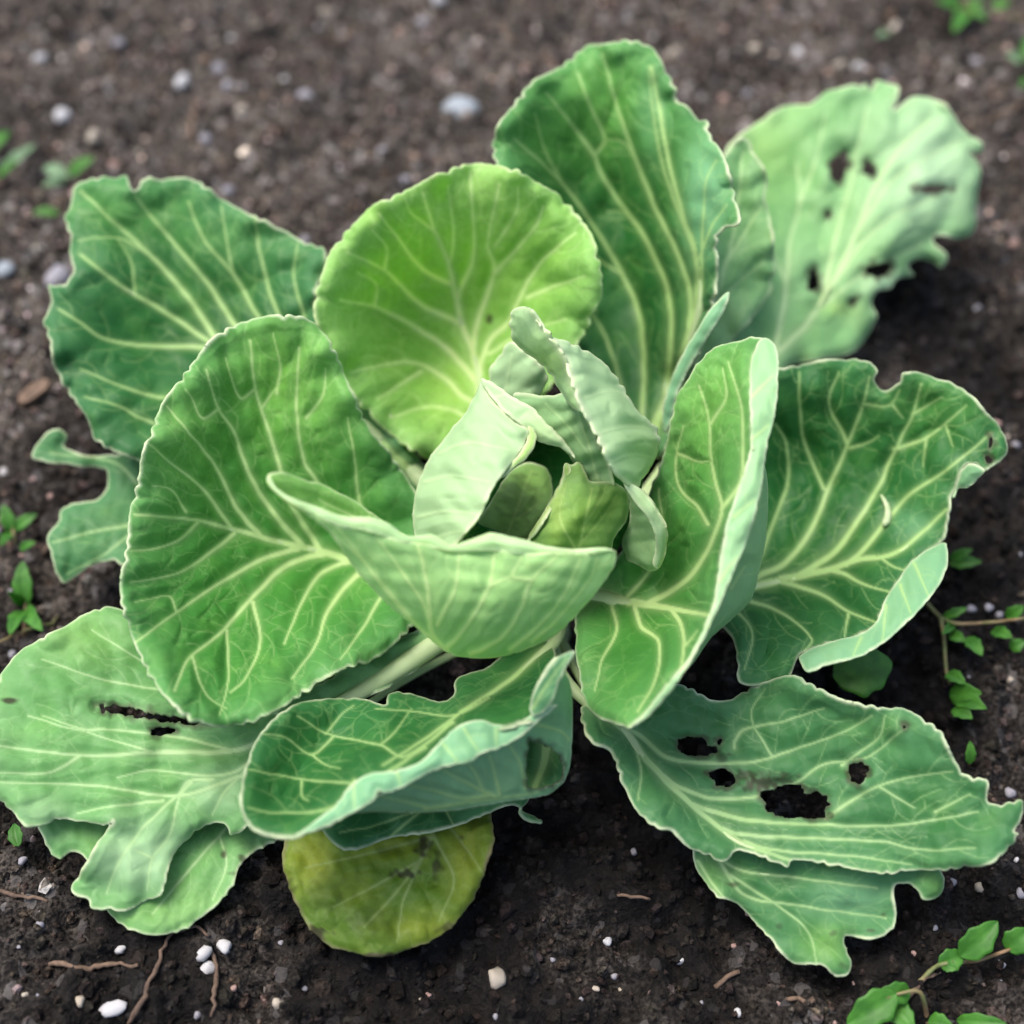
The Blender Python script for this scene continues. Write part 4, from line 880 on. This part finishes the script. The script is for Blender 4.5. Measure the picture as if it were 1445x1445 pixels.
leaf('head_leaf', [S(   # pale convex wrapper on the left
    o=[(681,535),(668,560),(656,583),(636,606),(613,635),(598,661),(586,692),(582,720),(584,751),(592,775),(610,790),(632,785),(641,772),(656,754),(674,734),(685,711),(697,686),(709,671),(726,650),(741,625),(745,606),(728,596),(703,573),(688,552)],
    h=[(681,535,.168),(636,606,.140),(598,661,.118),(582,720,.108),(600,780,.112),(640,772,.145),(674,734,.160),(697,684,.166),(741,625,.168),(745,606,.166),(703,573,.172),(650,660,.166),(625,710,.152),(690,630,.176)],
    v=[(3.5,2,[(590,730),(630,722),(670,725)]),(3.5,2,[(600,680),(640,672),(690,680)]),(3.5,2,[(620,640),(660,625),(720,635)]),(3,2,[(600,765),(630,755),(650,750)])], under=True, tk=.2, ruf=.001, rum=.0013, cren=1.4, ew=3.6),
  S(o=[(746,600),(754,606),(757,618),(752,634),(742,648),(728,658),(712,672),(706,674),(720,656),(734,638),(743,622)], h=[(746,600,.170),(757,618,.169),(712,672,.166),(742,648,.1675),(734,638,.1685)], young=[(740,640,60,60,1.0)], cren=.6, ruf=.0003),
  S(o=[(679,535),(684,534),(697,541),(714,553),(732,564),(755,579),(773,599),(793,617),(803,632),(811,646),(800,638),(786,630),(762,625),(745,608),(726,593),(703,573),(686,550)],
    h=[(681,535,.170),(714,553,.176),(755,579,.177),(793,617,.168),(811,646,.156),(703,573,.1745),(745,608,.1695),(786,630,.162)], v=[(2.5,1.5,[(700,560),(715,556)]),(2.5,1.5,[(735,590),(748,578)])], wax=.4, ew=4.5, young=[(770,610,40,30,.7)], cren=2.0, ruf=.0004, tk=.2)],
    M_HEAD, None, 'pale waxy wrapper leaf of the head')
leaf('head_leaf', [S(   # long folded leaf on the right of the head: outside
    o=[(757,450),(770,468),(779,476),(784,476),(800,482),(816,489),(836,500),(857,516),(872,535),(882,550),(892,568),(902,582),(915,592),(924,600),(930,614),(930,632),(922,653),(910,672),(898,688),(885,682),(873,674),(857,648),(842,613),(825,584),(810,546),(796,505),(778,477)],
    h=[(757,450,.205),(796,505,.200),(825,584,.190),(857,648,.178),(895,688,.150),(816,489,.188),(857,516,.165),(890,565,.150),(930,620,.128),(915,665,.132),(870,590,.180),(880,640,.172)],
    v=[(2.5,1.5,[(845,612),(885,602),(922,606)]),(2.5,1.5,[(862,652),(895,642),(925,646)]),(2.5,1.5,[(826,562),(858,552),(885,557)])], under=True, tk=.2, ruf=.0008, rum=.0014, cren=2.0, ew=5, young=[(890,640,50,40,.6)]),
  S(o=[(720,447),(724,437),(730,433),(742,434),(750,438),(758,449),(778,476),(796,504),(810,545),(822,580),(806,575),(790,552),(778,530),(760,511),(738,495),(722,475)],
    h=[(720,447,.190),(735,433,.203),(757,449,.207),(796,504,.202),(822,580,.192),(806,575,.170),(778,530,.165),(738,495,.172),(722,475,.18)], cren=1.6, ew=4.5, ruf=.0005, rum=.001, tk=.2, young=[(770,510,40,30,.8)]),
  S(o=[(885,684),(897,686),(915,703),(930,724),(940,748),(938,778),(928,803),(915,806),(900,797),(885,790),(878,760),(888,735),(888,710)],
    h=[(885,684,.144),(915,703,.140),(940,748,.124),(928,803,.102),(885,785,.085),(888,730,.115)], cren=1.0, ruf=.0005, rum=.001, tk=.2),
  S(o=[(880,680),(897,685),(906,693),(916,704),(930,724),(940,748),(939,772),(930,802),(922,800),(926,775),(924,752),(914,733),(902,716),(890,700)],
    h=[(885,684,.152),(915,703,.148),(940,748,.132),(930,802,.109),(924,752,.136),(902,716,.148)], wax=.45, young=[(905,700,25,25,.6)], cren=1.1, ew=3, ruf=.0004, tk=.2)],
    M_HEAD, None, 'long pale head leaf folded over with a toothed rim')


# stem of the plant
tt = np.linspace(0, 1, 10)
co, f = tube(np.stack([tt * 0, tt * 0, -0.012 + tt * 0.085], 1), 0.017 - 0.005 * tt + 0.0012 * np.sin(tt * 17), 14)
mesh_np('stem', co, f, M_RIB, plant)

# ------------------------------------------------------------------ stones
SV, SF = None, None
def stone_mesh(name, seed, mat):
    r = np.random.RandomState(seed)
    v, f = IV.copy(), IF.copy()
    # one subdivision
    cache = {}; v = list(v); nf = []
    def mid(a, b):
        k = (min(a, b), max(a, b))
        if k not in cache:
            m = (v[a] + v[b]) / 2; v.append(m / np.linalg.norm(m)); cache[k] = len(v) - 1
        return cache[k]
    for a, b, c in f:
        ab, bc, ca = mid(a, b), mid(b, c), mid(c, a)
        nf += [(a, ab, ca), (b, bc, ab), (c, ca, bc), (ab, bc, ca)]
    v = np.array(v); s = sines(seed, 1.7, 5); t = sines(seed + 3, 1.3, 5)
    v = v * (1 + 0.2 * s(v[:, 0], v[:, 1]) + 0.18 * t(v[:, 2], v[:, 0]))[:, None]
    v = v * (1 + r.uniform(-.05, .05, (len(v), 1)))
    me = bpy.data.meshes.new(name)
    me.from_pydata(v.tolist(), [], nf)
    me.polygons.foreach_set('use_smooth', [True] * len(me.polygons))
    me.materials.append(mat)
    return me
STONES = {}
for i, (k, m) in enumerate((('w', M_WHITE), ('c', M_CREAM), ('l', M_LAV), ('b', M_BLUE), ('p', M_PINK))):
    STONES[k] = [stone_mesh('pebble', 100 + 10 * i + j, m) for j in range(3)]
rs = random.Random(5)
def stone(px, py, wpx, hpx, k, label, group=None, cat='pebble', name='pebble', flat=None):
    p = on_ground(px, py)
    dpx = F / float(np.dot(p - CAM, FWD))
    rx = wpx / dpx / 2; rz = hpx / dpx / 2
    o = bpy.data.objects.new(name, rs.choice(STONES[k])); col.objects.link(o)
    o.scale = (rx, rx * rs.uniform(0.75, 1.0) if flat is None else rz * 1.15, rz * (0.9 if flat is None else 0.75))
    o.rotation_euler = (rs.uniform(-.2, .2), rs.uniform(-.2, .2), rs.uniform(0, 6.28) if flat is None else 0)
    o.location = (p[0], p[1], p[2] + rz * 0.2)
    tag(o, label, cat, group)
    return o
KC = {'w': 'white', 'c': 'cream', 'l': 'lilac-grey', 'p': 'pinkish-brown'}
MARKS = [(110,215,'near the two-leaved seedling'),(270,150,'near the short brown twig on open soil'),(650,158,'near the largest blue-grey pebble'),(480,40,'near the thin crooked twig'),
         (940,60,'on open soil behind the tall leaf'),(1200,90,'on open soil behind the chewed pale leaf'),(1380,70,'near the red-stemmed sprig'),(1410,400,'on bare soil beside the chewed pale leaf'),
         (1410,610,'on bare soil past the tip of the dark right leaf'),(1400,880,'among the branching weed'),(1420,1120,'past the tip of the decayed leaf'),(1400,1260,'between the decayed leaf and the corner weeds'),
         (1410,1375,'under the broad-leaved weed stem'),(1060,1425,'below the ragged drooping leaf'),(880,1300,'in front of the decayed leaf'),(690,1400,'in front of the yellowing leaf'),
         (300,1350,'by the dry roots'),(140,1400,'around the straight dry twig'),(50,1230,'beside the sprawling lower left leaf'),(15,920,'by the fallen green stalk'),(10,670,'beside the chewed low leaf'),(400,320,'just behind the upper left leaf'),(560,230,'behind the bright yellow-green leaf')]
def grit_label(x, y, s, k):
    m = min(MARKS, key=lambda q: (q[0] - x) ** 2 + (q[1] - y) ** 2)[2]
    size = 'larger' if s >= 20 else 'small' if s >= 14 else 'very small'
    return '%s %s grit stone %s' % (size, KC[k], m), '%s grit stones %s' % (KC[k], m)
for (x, y, s, k) in [(258,119,25,'w'),(88,166,25,'w'),(132,196,21,'c'),(308,99,20,'l'),(432,138,23,'l'),(341,159,18,'c'),(57,85,19,'w'),(168,62,18,'l'),(457,22,22,'c'),(320,123,19,'l'),
        (840,20,20,'l'),(958,30,22,'c'),(950,80,20,'c'),(1125,76,17,'w'),(1065,70,18,'c'),(1185,93,15,'c'),(1212,98,19,'w'),(1020,142,16,'p'),(985,88,15,'p'),(1055,135,16,'l'),(1092,20,16,'l'),(1377,90,16,'l'),(1310,110,14,'l'),
        (7,669,20,'w'),(322,272,20,'l'),(430,340,14,'l'),(595,35,17,'l'),(540,215,17,'l'),(570,255,18,'l'),(165,192,17,'l'),(160,235,16,'p'),(290,198,17,'l'),(620,2,20,'w'),
        (172,1340,17,'w'),(112,1415,19,'c'),(393,1418,18,'c'),(280,1432,14,'l'),(288,1347,24,'w'),(318,1337,22,'w'),(293,1368,24,'w'),
        (857,1329,14,'w'),(867,1378,11,'l'),(893,1203,12,'l'),(32,1215,14,'l'),(60,1290,12,'l'),(57,1305,12,'l'),(1040,1430,14,'w'),(1412,1362,14,'w'),(1412,1390,13,'w'),(1345,1245,12,'l'),(1385,1255,20,'c'),(1440,1262,16,'l'),
        (1370,860,14,'l'),(1395,858,13,'l'),(1410,868,12,'l'),(1425,1120,16,'l'),(1425,960,12,'c'),(1432,630,15,'l'),(16,925,15,'l'),(1430,345,18,'p'),(1380,440,15,'l'),(1405,600,14,'p'),(1385,30,12,'p'),
        (700,1435,10,'l'),(820,1410,8,'l'),(930,1300,8,'p'),(780,1355,8,'l'),(605,1405,10,'p'),(430,1395,10,'l'),(330,1395,10,'p'),(110,1160,12,'w'),(1290,1345,9,'p'),(1320,1310,9,'l'),(1100,1415,9,'p'),(990,1415,8,'l')]:
    stone(x, y, s, s * rs.uniform(.8, 1.0), k, *grit_label(x, y, s, k))
stone(650, 158, 58, 36, 'b', 'largest smooth blue-grey pebble lying alone on open soil', flat=1)
stone(6, 384, 34, 28, 'b', 'blue-grey pebble next to a pale pebble left of the cabbage', flat=1)
stone(83, 396, 34, 34, 'l', 'pale lilac-grey pebble touching the edge of the upper left cabbage leaf', flat=1)
stone(701, 1381, 28, 28, 'c', 'round cream pebble on bare soil in front of the yellowing leaf')
stone(160, 1425, 36, 22, 'w', 'elongated white pebble between cream grit and a thin root', flat=1)
stone(960, 1358, 14, 22, 'w', 'upright white pebble in front of the ragged drooping leaf')
# finer random grit, one countable set
SMALL = 0
for i in range(150):
    x, y = rs.uniform(-20, 1460), rs.uniform(0, 1445)
    if ((x - 740) / 640) ** 2 + ((y - 760) / 600) ** 2 < 1: continue
    k = rs.choice('wcllpp')
    m = min(MARKS, key=lambda q: (q[0] - x) ** 2 + (q[1] - y) ** 2)[2]
    stone(x, y, rs.uniform(5, 11), rs.uniform(4, 9), k, 'tiny %s grit speck %s' % (KC[k], m), 'tiny grit specks ' + m)

# ------------------------------------------------------------------ twigs, roots and chips
def twig(pts, rpx, label, name='dry_twig', cat='twig', mat=None, lift=0.002):
    c = catmull(pts, False, 6)
    g = np.array([on_ground(a, b) for a, b in c])
    for _ in range(6): g[1:-1, 2] = (g[:-2, 2] + g[1:-1, 2] + g[2:, 2]) / 3
    g[:, 2] += lift
    jr = np.random.RandomState(int(abs(pts[0][0])) + 3)
    g[:, :2] += np.cumsum(jr.normal(0, 0.0004, (len(g), 2)), 0); g[:, 2] += np.convolve(jr.normal(0, 0.0016, len(g) + 4), np.ones(5) / 5, 'valid')
    r = np.linspace(rpx[0], rpx[1], len(g)) / 2300.0 * 0.66 * (1 + 0.3 * np.convolve(jr.normal(0, 1, len(g) + 2), np.ones(3) / 3, 'valid'))
    ctr = g.mean(0)
    co, f = tube(g - ctr, r, 7)
    o = mesh_np(name, co, f, mat or M_TWIG)
    o.location = ctr.tolist()
    return tag(o, label, cat)
twig([(72,1364),(110,1367),(150,1365),(190,1368)], (4.5, 4), 'straight dry twig lying near the white grit cluster', mat=M_CHIP)
twig([(180,1450),(205,1405),(222,1370),(232,1335),(250,1316),(275,1314),(295,1330)], (5, 3), 'forked dry root arching out of the soil by the white grit', 'dry_root', 'root')
twig([(297,1335),(308,1360),(305,1400),(300,1440)], (4.5, 2.5), 'dry root hanging across the cluster of white grit', 'dry_root', 'root')
twig([(1362,182),(1400,168),(1450,146)], (6, 5), 'dry twig poking out behind the chewed pale leaf', mat=M_CHIP)
twig([(268,200),(270,175),(278,145)], (7, 6), 'short brown twig among the grit on open soil', mat=M_CHIP)
twig([(690,35),(715,50),(735,68)], (7, 5), 'bent brown bark sliver on open soil above the tall leaf', mat=M_CHIP)
twig([(420,70),(470,62),(520,42)], (5, 4), 'thin crooked twig on open soil near a pink pebble')
twig([(205,95),(235,80),(262,62)], (4, 3), 'faint thin twig beside a white grit stone')
twig([(60,200),(75,178),(88,160)], (4, 3), 'thin brown twig beside the upper left weeds')
twig([(-10,1262),(25,1268),(62,1276)], (4, 3), 'dark twig beside the sprawling lower left leaf')
twig([(870,1265),(890,1262),(920,1268)], (3.5, 2.5), 'small reddish twig in front of the decayed leaf', mat=M_CHIP)
twig([(1010,1395),(1025,1380),(1040,1372)], (5, 4), 'small bark bit below the ragged drooping leaf', mat=M_CHIP)
twig([(1110,1415),(1130,1410),(1150,1416)], (4, 3), 'small reddish bark bit on soil below the ragged leaf', mat=M_CHIP)
twig([(1270,1420),(1300,1390),(1330,1372)], (4, 3), 'thin dry stalk between the two lower right weeds')
def chip(px, py, L, Wd, ang, label):
    p = on_ground(px, py); r = random.Random(int(px))
    l, w, t = L / 2300 / 2, Wd / 2300 / 2, 0.002
    out = [(-l, -w * .7), (-l * .5, -w), (l * .6, -w * .9), (l, -w * .3), (l * .9, w * .6), (l * .2, w), (-l * .7, w * .8), (-l * 1.05, w * .1)]
    co = [(x, y, -t) for x, y in out] + [(x * .92, y * .85, t + r.uniform(-.0006, .0006)) for x, y in out]
    n = len(out)
    me = bpy.data.meshes.new('wood_chip')
    me.from_pydata(co, [], [list(range(n))[::-1], list(range(n, 2 * n))] + [(i, (i + 1) % n, n + (i + 1) % n, n + i) for i in range(n)])
    me.materials.append(M_CHIP)
    o = bpy.data.objects.new('wood_chip', me); col.objects.link(o)
    o.location = (p[0], p[1], p[2] + .003); o.rotation_euler = (.15, -.1, R(ang))
    return tag(o, label, 'wood chip')
chip(50, 557, 60, 27, 45, 'flat reddish-brown wood chip on soil left of the upper left leaf')
chip(1255, 25, 22, 14, 70, 'small pale bark chip near the top right weeds')

# ------------------------------------------------------------------ weeds
def weed_leaf(parent, org, b, t, wpx, mat, hb=0.008, ht=0.016, fold=0.25, name='leaf'):
    """b, t: pixel base and tip; heights above soil"""
    p0 = on_ground(*b); p1 = on_ground(*t)
    p0 = P1(b[0], b[1], p0[2] + hb); p1 = P1(t[0], t[1], p1[2] + ht)
    ax = p1 - p0; L = np.linalg.norm(ax); ax = ax / L
    sd_ = np.cross(ax, np.array([0, -0.45, 1.0])); sd_ /= np.linalg.norm(sd_)
    nn = np.cross(sd_, ax)
    w = wpx / 2300 / 2
    NU, NV = 20, 8
    co = []
    for side in (0, 1):
        for i in range(NU + 1):
            u = i / NU
            hw = w * (math.sin(math.pi * min(1, u ** 0.8)) ** 0.75 + 0.04) * (1 + 0.08 * math.sin(u * 19 + b[0]))
            for j in range(NV + 1):
                v = (j / NV - .5) * 2
                z = fold * hw * abs(v) + L * 0.10 * math.sin(math.pi * u) - side * 0.0006 - (0.0004 if abs(v) < .1 else 0)
                co.append(p0 + ax * L * u + sd_ * hw * v + nn * z)
    co = np.array(co) - org
    k = (NU + 1) * (NV + 1); q = []
    idx = lambda i, j: i * (NV + 1) + j
    for i in range(NU):
        for j in range(NV):
            a = (idx(i, j), idx(i, j + 1), idx(i + 1, j + 1), idx(i + 1, j))
            q.append(a); q.append(tuple(x + k for x in a[::-1]))
        q.append((idx(i, 0), idx(i + 1, 0), idx(i + 1, 0) + k, idx(i, 0) + k))
        q.append((idx(i + 1, NV), idx(i, NV), idx(i, NV) + k, idx(i + 1, NV) + k))
    return mesh_np(name, co, [np.array(q)], mat, parent)
def weed(root, stems, leaves, label, mat=None, cat='weed', name='weed_seedling'):
    org = on_ground(*root)
    e = bpy.data.objects.new(name, None); col.objects.link(e); e.location = org.tolist(); e.empty_display_size = .02
    for st in stems:
        pts = [(a, b) for a, b, h in st]; c = catmull(pts, False, 8)
        hs = np.interp(np.linspace(0, 1, len(c)), np.linspace(0, 1, len(st)), [h for a, b, h in st])
        g = np.array([P1(a, b, on_ground(a, b)[2] + h) for (a, b), h in zip(c, hs)])
        co, f = tube(g - org, np.linspace(3.2, 1.8, len(g)) / 2300, 6)
        mesh_np('stem', co, f, M_WSTEM, e)
    for l in leaves:
        weed_leaf(e, org, l[0], l[1], l[2], l[3] if len(l) > 3 and l[3] else (mat or M_WEED), *(l[4] if len(l) > 4 else ()))
    return tag(e, label, cat)
weed((-8,262), [[(-8,262,0),(0,248,.008)]], [((-2,250),(50,204),20,M_WEEDG),((-4,250),(30,225),14),((-15,215),(14,185),22)], 'grey-green seedling with one long pointed leaf on open soil')
weed((95,262), [[(95,262,0),(96,248,.008)]], [((96,250),(62,236),26,M_WEEDG),((98,248),(132,222),24),((92,256),(60,262),16,M_WEEDG)], 'tiny two-leaved seedling behind the upper left cabbage leaf')
weed((75,306), [[(75,306,0),(72,302,.005)]], [((84,300),(46,300),17)], 'single green seed leaf close to the upper left cabbage leaf')
weed((22,770), [[(22,775,0),(18,745,.012)]], [((18,750),(4,712),20),((20,748),(52,725),17),((18,752),(0,770),14),((28,775),(50,765),12)], 'bright green three-leaved seedling left of the round leaf')
weed((35,870), [[(35,895,0),(36,850,.012)]], [((36,855),(32,792),26),((36,858),(60,890),22),((36,862),(14,895),22),((34,852),(12,835),14)], 'bright green pointed-leaf seedling above a fallen stalk')
twig([(-10,916),(30,903),(82,880)], (3.5, 3), 'thin green fallen stalk beside the lower left seedling', 'fallen_stalk', 'stalk', M_WSTEM, .006)
weed((22,1190), [[(22,1195,0),(24,1180,.006)]], [((26,1194),(20,1162),17)], 'tiny curled sprout beside the sprawling lower left leaf')
weed((1360,20), [[(1395,22,.0),(1365,15,.01),(1345,0,.014)],[(1390,20,0),(1420,22,.012),(1450,28,.014)]], [((1358,12),(1320,2),30),((1362,16),(1345,46),28),((1365,15),(1386,0),26),((1370,18),(1392,28),18),((1400,12),(1425,2),22)], 'leafy green weed sprig with a red stem on far open soil')
weed((1445,90), [[(1450,95,0),(1440,85,.01)]], [((1444,90),(1420,76),22,M_WEEDG),((1445,85),(1450,52),22),((1448,110),(1440,125),14)], 'grey-green weed tuft beside the red-stemmed sprig')
weed((1255,50), [[(1258,60,0),(1255,40,.01)]], [((1255,48),(1236,52),14,M_WEEDG),((1256,44),(1268,28),10,M_CREAM)], 'withered pale sprout on open soil above the chewed pale leaf')
weed((1205,968), [[(1205,975,0),(1200,958,.01)]], [((1176,955),(1259,935),66,None,(.034,.040,.12))], 'large oval bright green seed leaf below the dark right leaf')
weed((1330,870), [[(1305,848,.004),(1328,872,.012),(1350,880,.016),(1400,878,.018),(1450,872,.02)],[(1328,872,.012),(1332,900,.01),(1336,950,.006),(1345,985,.0)]],
     [((1330,872),(1365,858),12),((1340,895),(1362,905),16),((1362,900),(1386,925),20),((1345,880),(1330,895),12),((1400,890),(1428,900),18),((1420,872),(1445,855),18),((1336,950),(1362,965),18),((1340,980),(1385,978),26),((1345,985),(1392,1000),24),((1345,1000),(1372,1014),20),((1425,915),(1446,905),18)], 'branching weed with a brownish stem and many leaflets beside the right leaf', name='branching_weed')
weed((1340,790), [[(1336,800,0),(1345,792,.006)]], [((1340,795),(1385,793),18),((1340,790),(1372,775),14)], 'dark green sprout tucked beside the turned-up rim of the right leaf')
weed((1366,1068), [[(1368,1080,0),(1368,1070,.006)]], [((1368,1078),(1369,1046),13)], 'tiny pale sprout by the tip of the decayed leaf')
weed((1300,1380), [[(1298,1385,0),(1325,1362,.012),(1380,1355,.018),(1450,1330,.024)]], [((1325,1362),(1360,1345),24),((1355,1350),(1408,1300),32,None,(.018,.03)),((1420,1340),(1452,1310),30,None,(.02,.03)),((1330,1360),(1350,1368),14)], 'weed stem with broad pointed leaves beside the ragged drooping leaf')
weed((1300,1410), [[(1310,1445,0),(1298,1400,.01),(1270,1402,.014),(1245,1410,.016)]], [((1265,1402),(1195,1445),36,None,(.016,.012)),((1285,1402),(1240,1400),24),((1258,1420),(1290,1452),26),((1310,1440),(1345,1450),22),((1350,1440),(1420,1444),18)], 'weed with broad leaves and dry stem in the lower right corner')

# ------------------------------------------------------------------ caterpillar on the right leaf
hp = [(1243,698),(1249,708),(1253,720),(1252,732),(1247,742)]
c = catmull(hp, False, 2)
g = P(c[:, 0], c[:, 1], HF_RIGHT(c[:, 0], c[:, 1]) + 0.0032)
ctr = g.mean(0)
n = len(g); rr = np.interp(np.linspace(0, 1, n), [0, .15, .6, .9, 1], [.0006, .0013, .0021, .0023, .0010]) * (1 + .08 * np.sin(np.arange(n) * 2.1))
co, f = tube(g - ctr, rr, 10, .8)
o = mesh_np('caterpillar', co, f, M_LARVA); o.location = ctr.tolist()
tag(o, 'pale cream caterpillar resting on the dark right leaf', 'caterpillar')
